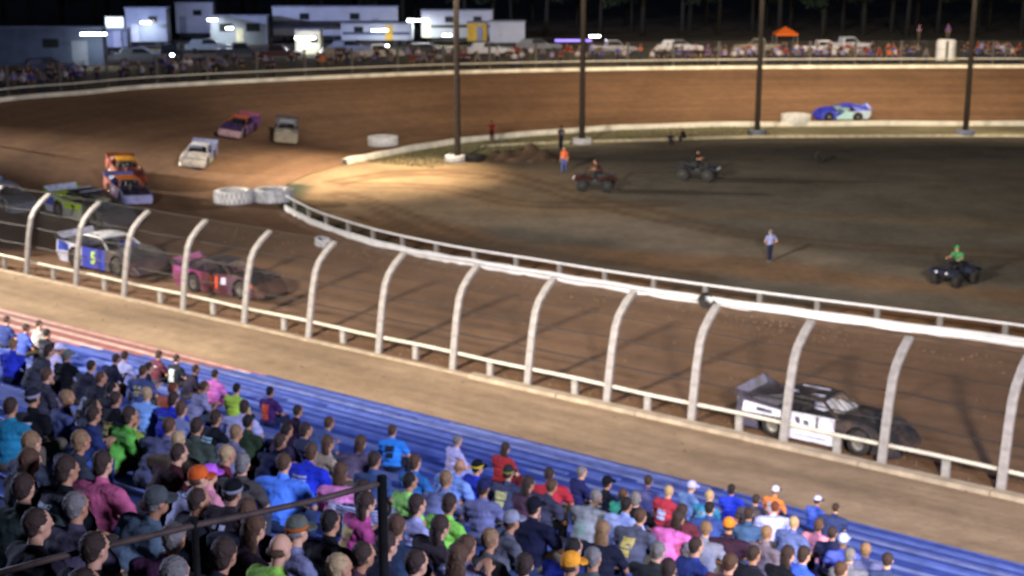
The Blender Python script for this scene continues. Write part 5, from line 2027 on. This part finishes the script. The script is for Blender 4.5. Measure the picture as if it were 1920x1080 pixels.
# the farther rest of that crowd reads as one mass
gg = Geo()
fm_, mats_ = [], [SKIN[1], fabric(TROU[0]), surf('hair_dark', lin(HC['dark']), 0.75, 0, 0.4, 30, 0.4)]
for _, q, (nm, hx), where in plan_[136:]:
    m = rs.choice(SPM)
    if fabric(hx) not in mats_:
        mats_.append(fabric(hx))
    ix = (0, mats_.index(fabric(hx)), 1, 2)
    T_ = Matrix.Translation((q.x, q.y, pit_z(q.x, q.y) - 0.02)) @ Matrix.Rotation(PI + rs.uniform(-0.7, 0.7), 4, 'Z') @ Matrix.Scale(rs.uniform(0.98, 1.12), 4)
    gg.add([T_ @ v.co for v in m.vertices], [tuple(p.vertices) for p in m.polygons])
    fm_ += [ix[p.material_index] for p in m.polygons]
cme = gg.mesh('far_crowd', True, fix=False)
for m in mats_:
    cme.materials.append(m)
cme.polygons.foreach_set('material_index', fm_)
tag(link('far_crowd', cme), 'mass of spectators at the back of the crowd behind the far fence', kind='stuff')
zt_ = pit_z(tk.location.x, 162)
spectator(tk.location.x + 0.1, 162, ('purple', '#6a4fa0'), '', z=zt_ + 2.33, label='person in purple standing on top of the white tank', sc=0.95, group='people up by the tank')
st_ = at(1726, 60, 163)
lad = thing('lookout_stand', 'dark lookout stand left of the white tank', 'stand', (st_.x, 163.6, pit_z(st_.x, 163.6)))
zz = 2.0
link('platform', Geo().box((0, 0, zz), (1.6, 1.4, 0.1)).mesh('platform'), M_DARK, lad)
for x in (-0.7, 0.7):
    for y in (-0.6, 0.6):
        link('leg', Geo().box((x, y, zz / 2 - 0.05), (0.1, 0.1, zz)).mesh('leg'), M_DARK, lad)
spectator(st_.x, 163.6, ('violet', '#54407a'), '', z=lad.location.z + zz + 0.06, label='person in violet up on the dark lookout stand', sc=0.98, group='people up by the tank')

# ================================================================== TREES
M_BARK = surf('tree_bark', (0.028, 0.027, 0.024), 0.9, 0, 0.4, 3, 0.5)
LEAF = [surf('leaf_dark', (0.022, 0.040, 0.020), 0.85, 0, 0.5, 0.8), surf('leaf_mid', (0.03, 0.052, 0.028), 0.85, 0, 0.5, 0.8)]


def tree_meshes(seed, H, R, pine=False):
    r = random.Random(seed)
    t = Geo()
    t.tube([(0, 0, -0.3), (r.uniform(-.2, .2), r.uniform(-.2, .2), H * 0.45), (r.uniform(-.5, .5), r.uniform(-.5, .5), H * 0.92)], [0.34, 0.22, 0.05], 9)
    cl = []
    nl = 16 if pine else 13
    for k in range(nl):
        z = H * (0.28 + 0.65 * k / nl)
        a = r.random() * 6.28
        rad = R * ((1 - k / nl) * 0.9 + 0.15 if pine else math.sin(PI * (0.25 + 0.7 * k / nl)) * r.uniform(0.7, 1.1))
        e = (rad * math.cos(a), rad * math.sin(a), z + (0.1 if pine else R * 0.4))
        t.tube([(0, 0, z), (e[0] * 0.5, e[1] * 0.5, (z + e[2]) / 2 + 0.1), e], [0.1, 0.06, 0.02], 5)
        for f_ in (0.55, 0.8, 1.0):
            cl.append((e[0] * f_, e[1] * f_, z + (e[2] - z) * f_))
    c = Geo()
    for (x, y, z) in cl:
        cr_ = R * r.uniform(0.22, 0.36)
        for _ in range(70):
            d = Vector((r.gauss(0, 1), r.gauss(0, 1), r.gauss(0, 0.75)))
            d = d.normalized() * cr_ * r.random() ** 0.4
            p = Vector((x, y, z)) + d
            a = Vector((r.gauss(0, 1), r.gauss(0, 1), r.gauss(0, 0.6))).normalized()
            b = a.cross(Vector((r.gauss(0, 1), r.gauss(0, 1), r.gauss(0, 1)))).normalized()
            s_ = r.uniform(0.22, 0.5)
            c.add([p - a * s_, p + b * s_ * 0.5, p + a * s_, p - b * s_ * 0.5], [(0, 1, 2, 3)])
    return t.mesh('trunk', True), c.mesh('crown', fix=False)


TREES = [tree_meshes(1, 15, 4.2), tree_meshes(2, 17, 4.6), tree_meshes(3, 18, 3.6, True), tree_meshes(4, 13, 4.4), tree_meshes(5, 19, 3.9, True)]
rt = random.Random(9)


def wood_place(x, y):
    u = 960 + FPX * x / (y * CP + (CH - 8) * SP)
    for lim, t in ((-20, 'left of the navy shed'), (110, 'behind the left half of the navy shed'), (200, 'behind the cream light box'), (310, 'behind the grey lamp trailer'), (400, 'behind the tall white hauler'), (510, 'behind the concession stand'), (640, 'behind the left half of the awning trailer'), (770, 'behind the right half of the awning trailer'), (930, 'behind the cream lit trailer'), (1110, 'behind the second light pole'), (1300, 'behind the lone bright lamp'), (1420, 'left of the orange canopy'), (1540, 'behind the orange canopy'), (1680, 'right of the orange canopy'), (1800, 'behind the white tank'), (1940, 'right of the white tank')):
        if u < lim:
            return t
    return 'beyond the right end of the fence'


k = 0
for row, (Y, step) in enumerate(((206, 7.0), (216, 8.0), (228, 9.0))):
    x = -95 + row * 3
    while x < 105:
        i = rt.randrange(5)
        yy = Y + rt.uniform(-3, 3)
        if x < 0:
            yy += 6
        s_ = rt.uniform(0.85, 1.2)
        o = thing('tree', ['broad dark tree', 'tall round crowned tree', 'narrow dark pine tree', 'low spreading tree', 'tall dark pine tree'][i] + ' in the dark woods ' + wood_place(x, yy), 'tree', (x + rt.uniform(-1.5, 1.5), yy, pit_z(x, yy) - 0.1), rt.random() * 6.28, 'trees behind the pit area', s_)
        tr_, cr_ = TREES[i]
        link('trunk', tr_, M_BARK, o)
        link('crown', cr_, LEAF[rt.randrange(2)], o)
        x += step * rt.uniform(0.8, 1.2)

# ================================================================== CROWD ON THE STAND
HEADH = {k: P['head'].z for k, P in POSE.items()}
taken = []                                     # (row, s)
STRIPES = ('#dfe2f4', '#5a6296', 26)


def seat_for(u, v, pose, scale=1.0):
    """nearest free place on a bench row for a head seen at (u, v)"""
    d = ray(u, v)
    foot = -0.43
    hh = HEADH[pose] * scale + foot
    k = RISE / TREAD
    t = (ZFRONT + hh + k * NFRONT - CH) / (d.z + k * (d.x * NN.x + d.y * NN.y))
    n_ = t * (d.x * NN.x + d.y * NN.y)
    i0 = round((NFRONT - n_) / TREAD)
    for di in (0, 1, -1, 2, -2, 3, -3, 4):
        i = min(NROWS - 1, max(0, i0 + di))
        n_ = row_n(i)
        tt = n_ / (d.x * NN.x + d.y * NN.y)
        s_ = tt * (d.x * ND.x + d.y * ND.y)
        need = 0.50 if 'stand' not in pose else 0.45
        if all(abs(s_ - b) > need for a, b in taken if a == i):
            break
    taken.append((i, s_))
    return i, s_


def spectator_at(u, v, pose, shirt, hair, label, cap=None, pr=None, skin=None, trou=None, scale=1.0, yaw=None):
    if scale >= 1.04 and pose in ('rest', 'hunch', 'lean'):
        pose, scale = pose + '_broad', 1.0 + (scale - 1.04) * 0.35
    scale *= 0.945
    i, s_ = seat_for(u, v, pose, scale)
    up = pose in ('stand', 'hips', 'fold')
    base = sn(s_, row_n(i) + (0.30 if up else 0.02), row_z(i) - 0.43 - (0.0 if up else 0.01) + 0.0)
    if not up:
        base.z = row_z(i) - 0.44 * scale
    y = (FROT + (rng.uniform(-0.42, 0.42) if yaw is None else yaw))
    o = person(label, base, y, pose, shirt, hair, cap, pr, skin, trou, scale, 'spectators on the blue plank grandstand')
    o.rotation_euler = (rng.uniform(-0.05, 0.04), rng.uniform(-0.07, 0.07), y)
    return o


D_, BK, BR, LT, BL, GY = ('short', 'dark'), ('short', 'black'), ('short', 'brown'), ('short', 'light'), ('short', 'blond'), ('short', 'grey')
LB, LD, LK = ('long', 'brown'), ('long', 'dark'), ('long', 'light')
TK, TB = ('thick', 'dark'), ('thick', 'brown')
CROWD = [
    # far left end
    (36, 620, 'rest', '#3a4fa8', D_, 'dark haired person in a mid blue shirt near the red planks, upper left', {}),
    (64, 612, 'rest', '#8a8680', D_, 'person in a beige grey top by the red planks at left', {}),
    (79, 626, 'rest', '#17181e', BK, 'person all in black right of the beige topped one, upper left', {}),
    (3, 602, 'rest', '#26336a', D_, 'person in navy at the very left edge, highest in the crowd', {}),
    (11, 650, 'cross', '#2436c8', LT, 'light haired person in a vivid blue shirt at the left edge', {}),
    (82, 662, 'hunch', '#c4bcea', ('fringe', 'grey'), 'bending person in a pale lilac shirt, upper left', dict(cap=('#d4ccf0',))),
    (111, 668, 'rest', '#121318', GY, 'person in black wearing a grey green cap, upper left', dict(cap=('#6a7060',))),
    (47, 655, 'hunch', '#3d3d46', TK, 'large hunched person in a charcoal shirt, upper left', dict(scale=1.3)),
    (183, 682, 'lean', '#1d2136', D_, 'person in dark navy leaning forward left of the pale lavender shirt', {}),
    (219, 673, 'rest', '#9a9fcc', D_, 'dark haired person in a pale lavender shirt below the red planks', {}),
    (287, 668, 'rest', '#5a2a34', TK, 'person in a dark red shirt, left of a pair by the red planks', {}),
    (323, 676, 'rest', '#23252c', D_, 'person in a black shirt with a pale grey back print', dict(pr=('vest', '#a9b0ae'))),
    (151, 712, 'lean', '#23242c', BR, 'brown haired person in black, hunched at left', {}),
    (176, 726, 'hunch', '#1a1b24', BK, 'person in black with a small white print on the back', dict(pr=('line', '#b4b0e0'))),
    (205, 735, 'rest', '#15161c', D_, 'person in plain black just right of the white printed back', {}),
    (247, 700, 'lean', '#252a3e', D_, 'person in dark slate leaning between lavender shirt and standing pair', {}),
    (264, 742, 'rest', '#7fb0ea', BL, 'blond person in a sky blue shirt left of an orange one', {}),
    (291, 735, 'hunch', '#c05a34', ('short', 'red'), 'red haired person in a rust orange shirt', {}),
    (304, 757, 'rest', '#1f2fbe', ('thick', 'dark'), 'person in a royal blue shirt with a thin green line on the back', dict(pr=('line', '#3f8a60'), scale=1.05)),
    (328, 768, 'rest', '#8088b0', TB, 'brown haired person in a dull lavender shirt right of the royal blue one', {}),
    (354, 738, 'lean', '#8c8aa8', BR, 'brown haired person in a grey violet shirt left of the pink one', {}),
    (395, 708, 'rest', '#e070c0', D_, 'dark haired person in a bright pink shirt', dict(trou='#8a2a60')),
    (432, 735, 'rest', '#b8dc3c', BK, 'person in a neon yellow green shirt left of the orange vest', {}),
    (501, 738, 'rest', '#4a2260', BK, 'person in a purple shirt with an orange back panel, alone above the others', dict(pr=('vest', '#e0562a'), yaw=0.05)),
    (526, 778, 'lean', '#2a1428', D_, 'person in dark plum right of the orange back panel', {}),
    (47, 762, 'cross', '#101116', ('fringe', 'black'), 'person in a black jacket and grey topped cap at left', dict(cap=('#22242c', '#22242c', '#9a96a4'), scale=1.05)),
    (4, 770, 'rest', '#1a7a9a', D_, 'person in a teal shirt cut by the left edge', {}),
    (122, 790, 'lean', '#22305e', D_, 'person in dark blue leaning with arms out, left of the big green shirt', dict(trou='#3c5a9a')),
    (201, 787, 'hunch', '#5cb43c', TK, 'broad person in a bright green shirt hunched forward', dict(scale=1.14)),
    (237, 802, 'rest', '#9cc040', TB, 'child with brown hair in a lime shirt beside the big green shirt', dict(scale=0.82)),
    (385, 790, 'rest', '#14161c', TK, 'person in a black shirt with pale teal bars across the back', dict(pr=('bars', '#a9cdd2'))),
    (437, 775, 'hunch', '#a9a8cc', TK, 'broad person in a pale grey lavender shirt, right of the teal barred back', dict(scale=1.1)),
    (481, 838, 'lean', '#1a2040', D_, 'person in navy right behind the broad pale lavender shirt', {}),
    (454, 802, 'cross', '#2c3c24', BK, 'person in dark green between neon and lavender shirts', {}),
    (553, 812, 'rest', '#2b3050', TK, 'person with thick black hair in slate blue below the plum one', {}),
    (601, 838, 'rest', '#b09a7c', LB, 'long haired brunette in a beige top', {}),
    (551, 858, 'hunch', '#1c30c8', TB, 'person in a royal blue shirt with grey white print, right of the sky blue one', dict(pr=('bars', '#a4a8b4'), scale=1.08)),
    (516, 888, 'rest', '#4f8cff', BR, 'broad person in a vivid sky blue shirt above the railing', dict(scale=1.15)),
    (628, 893, 'rest', '#e880b8', LB, 'long haired person in a pink top above the railing', {}),
    (640, 940, 'phone', '#c8488a', LD, 'person in a magenta top just behind the railing', {}),
    (735, 813, 'rest', '#2a8cf0', BR, 'short haired person in a bright azure shirt sitting apart', {}),
    (770, 872, 'rest', '#2a70b4', TB, 'brown haired person in a steel blue shirt below the azure one', {}),
    (845, 826, 'rest', '#bcb4e2', ('short', 'grey'), 'grey haired person in a lilac white shirt in the middle', dict(pr=('patch', '#c4b4b8'), trou='#8a92c4')),
    (826, 880, 'hunch', '#7ea2e6', ('fringe', 'light'), 'balding person in a pale blue shirt below the lilac white one', dict(scale=1.08)),
    (877, 880, 'rest', '#1f34c0', BK, 'person in a royal blue shirt with white print and yellow banded cap', dict(cap=('#16171c', '#16171c', '#e8c41c'), pr=('dots', '#c0c4e4'))),
    (935, 846, 'rest', '#b02a2a', LD, 'person with long dark hair in a brick red shirt', dict(trou='#5a1a1a')),
    (938, 892, 'rest', '#454862', D_, 'broad person in slate grey with yellow white back print and olive cap', dict(cap=('#2a2c30', '#2a2c30', '#8a8a30'), pr=('block', '#c9c680'), scale=1.08)),
    (1029, 900, 'rest', '#c02a34', D_, 'broad dark haired person in a bright red shirt', dict(scale=1.14)),
    (1079, 892, 'rest', '#26285e', GY, 'grey haired person in an indigo shirt right of the bright red one', {}),
    (903, 922, 'rest', '#6d719a', D_, 'person in a grey lavender shirt and navy cap', dict(cap=('#23264a',))),
    (815, 945, 'rest', '#8ce04a', TK, 'person in a neon green shirt behind the railing post', {}),
    (742, 905, 'rest', '#94e060', BK, 'person with black hair in a neon lime shirt beside the railing post', {}),
    (922, 985, 'hunch', '#5a5a62', BR, 'person with a tan neck in grey wearing a grey cap', dict(cap=('#8a8a94',))),
    (994, 968, 'rest', '#181a36', BK, 'broad person in a midnight blue shirt and black cap', dict(cap=('#15161e',), scale=1.16)),
    (1095, 942, 'hunch', '#8d9298', GY, 'grey haired person in a pale grey shirt with green back patch', dict(pr=('patch', '#7a9a90'), scale=1.1)),
    (1126, 915, 'cross', '#1c1d26', BK, 'person in black wearing a black cap right of the indigo shirt', dict(cap=('#101116',))),
    (1151, 932, 'rest', '#3cb48c', TB, 'person in a sea green shirt half hidden in the crowd', dict(scale=0.9)),
    (1160, 955, 'rest', '#a8baf0', ('short', 'black'), 'broad person in a pale blue white shirt right of the grey shirt', dict(scale=1.1)),
    (1206, 912, 'lean', '#4a4a7a', D_, 'brown skinned person in muted indigo looking to the track', dict(skin=2)),
    (1190, 942, 'rest', '#14151c', ('thick', 'grey'), 'person with thick grey hair in a black shirt', {}),
    (1121, 1000, 'rest', '#1d1f30', ('long', 'light'), 'person with long olive brown hair in a black top', {}),
    (1240, 925, 'rest', '#b02c3c', BL, 'blond person in a crimson shirt', dict(pr=('patch', '#9ab4e0'))),
    (1279, 918, 'rest', '#6a8cc0', ('fringe', 'grey'), 'person in powder blue with a pale lilac cap', dict(cap=('#b8b4f4',))),
    (1312, 945, 'lean', '#2c86b0', BL, 'fair haired person in a turquoise shirt', {}),
    (1275, 968, 'rest', '#6a2a34', LD, 'person with long dark hair in wine red above the pink shirt', {}),
    (1246, 985, 'hunch', '#f070c4', ('long', 'dark'), 'broad person in a hot pink shirt with a round grey print', dict(pr=('patch', '#9a98c4'), scale=1.12)),
    (1372, 925, 'rest', '#2038d0', ('thick', 'black'), 'black haired person in a cobalt blue shirt in the front rows', {}),
    (1444, 924, 'rest', '#e07a34', ('fringe', 'brown'), 'person in an orange shirt wearing a white cap', dict(cap=('#d8d4ec', '#2a2c50'))),
    (1450, 962, 'hunch', '#b4b8f4', ('short', 'red'), 'broad red haired person in a white shirt right below the orange one', dict(scale=1.1)),
    (1523, 945, 'rest', '#4666d4', ('fringe', 'dark'), 'person in a medium blue shirt and a white cap with a dark band', dict(cap=('#cccce8', '#3a3c60', '#2c2e50'))),
    (1359, 1008, 'lean', '#3a2030', ('fringe', 'dark'), 'person in dark maroon wearing an orange cap', dict(cap=('#e8882a',), scale=1.08)),
    (1522, 990, 'rest', '#e08494', TB, 'person with bushy brown hair in a salmon pink shirt', {}),
    (1555, 1005, 'rest', '#23264a', D_, 'person in navy right of the salmon pink shirt', {}),
    (1585, 1022, 'rest', '#4a5cd0', ('fringe', 'grey'), 'person in blue violet with a pale blue white cap, rightmost of the crowd', dict(cap=('#b4bcf8',))),
    (1590, 1052, 'cross', '#707078', GY, 'grey haired person in a grey shirt at the lower right of the crowd', {}),
    (1488, 1050, 'rest', '#3a64f0', TK, 'person in an electric blue shirt near the bottom right', {}),
    (1440, 1045, 'lean', '#1a1b22', LD, 'long haired person in black near the bottom right', {}),
    (1395, 1050, 'rest', '#20222c', D_, 'person in charcoal right of the maroon shirt', {}),
    (1292, 1040, 'rest', '#2c3e8c', D_, 'person in denim blue under the hot pink shirt', {}),
    (1185, 1045, 'lean', '#2c302e', GY, 'grey haired person in dark olive at the bottom centre', {}),
    (1105, 1055, 'rest', '#4c5450', GY, 'person in moss grey at the bottom edge, right of centre', {}),
    (1048, 1072, 'rest', '#2a2c34', ('fringe', 'dark'), 'person at the bottom edge wearing an orange and yellow cap', dict(cap=('#e89a2c',))),
    # lower left, in the dark
    (37, 845, 'rest', '#5a6070', ('thick', 'light'), 'person with tousled fair hair in blue grey at left', {}),
    (100, 842, 'hunch', '#33363f', ('thick', 'light'), 'fair haired person in dark grey left of the pink shirt', {}),
    (85, 885, 'rest', '#0f1218', TK, 'big person in a black shirt with white block print on the back', dict(pr=('block', '#b4c4cc'), scale=1.15, yaw=-0.15)),
    (160, 868, 'rest', '#c8587c', TK, 'person in a dusty pink shirt behind the black block printed one', dict(scale=1.08)),
    (10, 890, 'rest', '#1b1c20', LB, 'long haired person in dark clothes at the left edge, low', {}),
    (210, 918, 'hunch', '#566a78', ('short', 'grey'), 'broad person in a slate teal shirt with a camouflage grey cap', dict(cap=('#4a4e4c',), scale=1.15)),
    (318, 928, 'hunch', STRIPES, ('fringe', 'brown'), 'person in a white and blue striped shirt with an orange cap', dict(cap=('#d05c24',))),
    (250, 965, 'hunch', '#4a2440', GY, 'person in a dark plum shirt left of the striped one', {}),
    (366, 905, 'rest', '#e08a94', ('fringe', 'dark'), 'small person in coral with a violet pink cap', dict(cap=('#c060d0',), scale=0.9)),
    (404, 912, 'rest', '#2a2226', BK, 'person in a black cap with a white mark, left of the sky blue shirt', dict(cap=('#0e0f14', '#0e0f14', '#8a8a94'))),
    (432, 880, 'rest', '#4a4440', ('thick', 'grey'), 'grey haired person in taupe above the black cap', {}),
    (372, 868, 'lean', '#6a1c28', BL, 'blond person in deep red in the shade', {}),
    (268, 868, 'lean', '#3a1418', D_, 'person in dark burgundy under the green shirt', {}),
    (325, 872, 'rest', '#1e2028', D_, 'person in black right of the dark burgundy one', {}),
    (440, 1000, 'rest', '#232838', TB, 'brown haired person in midnight slate below the railing', dict(scale=1.08)),
    (345, 1058, 'hunch', '#22242e', ('thick', 'dark'), 'person in black slumped below the railing', dict(scale=1.05)),
    (245, 1045, 'hunch', '#5c6468', ('thick', 'grey'), 'person with bushy grey hair low in the left corner', {}),
    (14, 1000, 'rest', '#16181c', D_, 'person in black low at the left edge', {}),
    (130, 1040, 'rest', '#1a1c22', D_, 'person in near black right of the left edge, low', {}),
    (524, 1005, 'rest', '#7a7a98', ('fringe', 'grey'), 'person in faded violet grey wearing a camouflage cap with an orange mark', dict(cap=('#5c5e50', '#5c5e50', '#b05a24'))),
    (570, 1030, 'hunch', '#b8b8e4', BL, 'person in a pale lilac white shirt at the bottom edge', {}),
    (672, 935, 'rest', ('#c4c4e8', '#2a2c50', 14), LD, 'person in a white jersey with dark bars left of the railing post', dict(scale=1.05)),
    (760, 950, 'rest', '#a0a0cc', TK, 'person in a white grey top right of the railing post', {}),
    (787, 1000, 'rest', '#3a3034', ('long', 'dark'), 'long haired brunette in dark brown at the bottom, right of the railing post', dict(scale=1.05)),
    (852, 1008, 'phone', '#b0b0dc', BR, 'person in a white patterned top holding hands up at the bottom', dict(pr=('dots', '#33345a'))),
    (890, 1045, 'hunch', '#4c4a44', LT, 'fair haired person in khaki brown at the bottom', {}),
    (955, 1050, 'rest', '#1a1b24', D_, 'dark haired person in black at the bottom, left of the midnight blue shirt', {}),
    (1015, 1040, 'lean', '#2232b0', BK, 'person in ultramarine low at the bottom centre', {}),
    (600, 985, 'cross', '#15161a', BK, 'person in black in the dark by the middle railing post', {}),
    (690, 1010, 'rest', '#24263a', TK, 'person in dark navy low beside the railing post', {}),
    (480, 1055, 'rest', '#9cd848', ('fringe', 'brown'), 'person in lime at the bottom edge under the railing', {}),
    (700, 1062, 'lean', '#5a1820', D_, 'person in oxblood at the bottom edge by the railing post', {}),
    (1660, 1065, 'rest', '#34406a', D_, 'person in dull blue alone at the lower right', {}),
    (400, 1060, 'lean', '#2a2d3a', GY, 'grey haired person in ink blue at the bottom edge', {}),
    (70, 1060, 'hunch', '#121318', D_, 'person in black in the bottom left corner', {}),
]
for (u, v, pose, shirt, hair, label, kw) in CROWD:
    spectator_at(u, v, pose, shirt, hair, label, **kw)

# the packed, dimly lit lower left
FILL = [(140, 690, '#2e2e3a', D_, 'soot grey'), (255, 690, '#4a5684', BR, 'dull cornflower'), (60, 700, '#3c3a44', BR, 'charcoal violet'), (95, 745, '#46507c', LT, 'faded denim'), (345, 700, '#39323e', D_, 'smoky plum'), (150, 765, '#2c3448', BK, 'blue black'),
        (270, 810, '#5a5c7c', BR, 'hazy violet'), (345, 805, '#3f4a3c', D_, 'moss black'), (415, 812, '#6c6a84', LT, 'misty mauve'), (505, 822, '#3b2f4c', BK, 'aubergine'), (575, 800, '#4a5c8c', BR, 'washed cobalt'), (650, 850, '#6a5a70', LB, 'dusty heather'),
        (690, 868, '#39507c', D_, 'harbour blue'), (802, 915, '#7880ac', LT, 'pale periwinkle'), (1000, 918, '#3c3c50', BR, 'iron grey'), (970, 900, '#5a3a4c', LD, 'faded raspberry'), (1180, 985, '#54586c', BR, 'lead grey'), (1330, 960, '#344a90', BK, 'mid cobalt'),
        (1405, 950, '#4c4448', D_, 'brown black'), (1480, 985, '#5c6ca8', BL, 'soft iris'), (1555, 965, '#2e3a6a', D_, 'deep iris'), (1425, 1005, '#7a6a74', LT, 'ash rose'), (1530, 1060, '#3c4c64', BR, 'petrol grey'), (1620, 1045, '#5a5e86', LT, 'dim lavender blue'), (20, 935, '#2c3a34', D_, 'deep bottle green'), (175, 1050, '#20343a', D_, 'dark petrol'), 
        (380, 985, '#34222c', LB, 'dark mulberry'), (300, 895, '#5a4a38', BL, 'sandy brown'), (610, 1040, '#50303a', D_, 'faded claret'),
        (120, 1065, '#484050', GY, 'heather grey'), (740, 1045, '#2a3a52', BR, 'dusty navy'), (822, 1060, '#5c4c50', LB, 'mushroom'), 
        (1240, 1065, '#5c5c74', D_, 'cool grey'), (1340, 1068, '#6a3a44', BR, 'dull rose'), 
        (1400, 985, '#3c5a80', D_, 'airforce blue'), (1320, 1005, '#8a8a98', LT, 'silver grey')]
HN = {id(D_): 'dark', id(BK): 'black', id(BR): 'brown', id(LT): 'light brown', id(BL): 'blond', id(GY): 'grey', id(LB): 'long brown', id(LD): 'long dark'}
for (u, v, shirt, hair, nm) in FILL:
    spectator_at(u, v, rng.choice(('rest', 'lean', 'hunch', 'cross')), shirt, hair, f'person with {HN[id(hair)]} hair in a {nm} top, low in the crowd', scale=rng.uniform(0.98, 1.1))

# ---- dark handrail in the foreground, standing on the stand
M_RAILP = surf('flat_black_pipe', (0.012, 0.011, 0.010), 0.95, 0, 0.4, 8, 0, 0.05)
r_ = thing('handrail', 'dark pipe handrail sloping up in front of the nearest spectators', 'railing', ray(375, 990) * 9.6 + CAM)
RO = Matrix.Translation(-(ray(375, 990) * 9.6 + CAM))
pts = [CAM + ray(u, v) * t for u, v, t in ((-30, 1082, 9.0), (100, 1047, 9.15), (365, 985, 9.6), (480, 962, 9.8), (592, 938, 10.0), (716, 905, 10.25))]
gg = Geo()
gg.tube([RO @ p for p in pts], 0.022, 10)
link('rail', gg.mesh('rail', True), M_RUST, r_)
for k in (2, 5):
    gg = Geo()
    p = pts[k]
    n_ = p.dot(NN)
    zb = ZFRONT + (NFRONT - n_) * RISE / TREAD - 0.75
    gg.tube([RO @ (p + Vector((0, 0, 0.05))), RO @ Vector((p.x, p.y, zb))], 0.036 if k == 5 else 0.024, 10)
    link('post', gg.mesh('post', True), M_RAILP, r_)
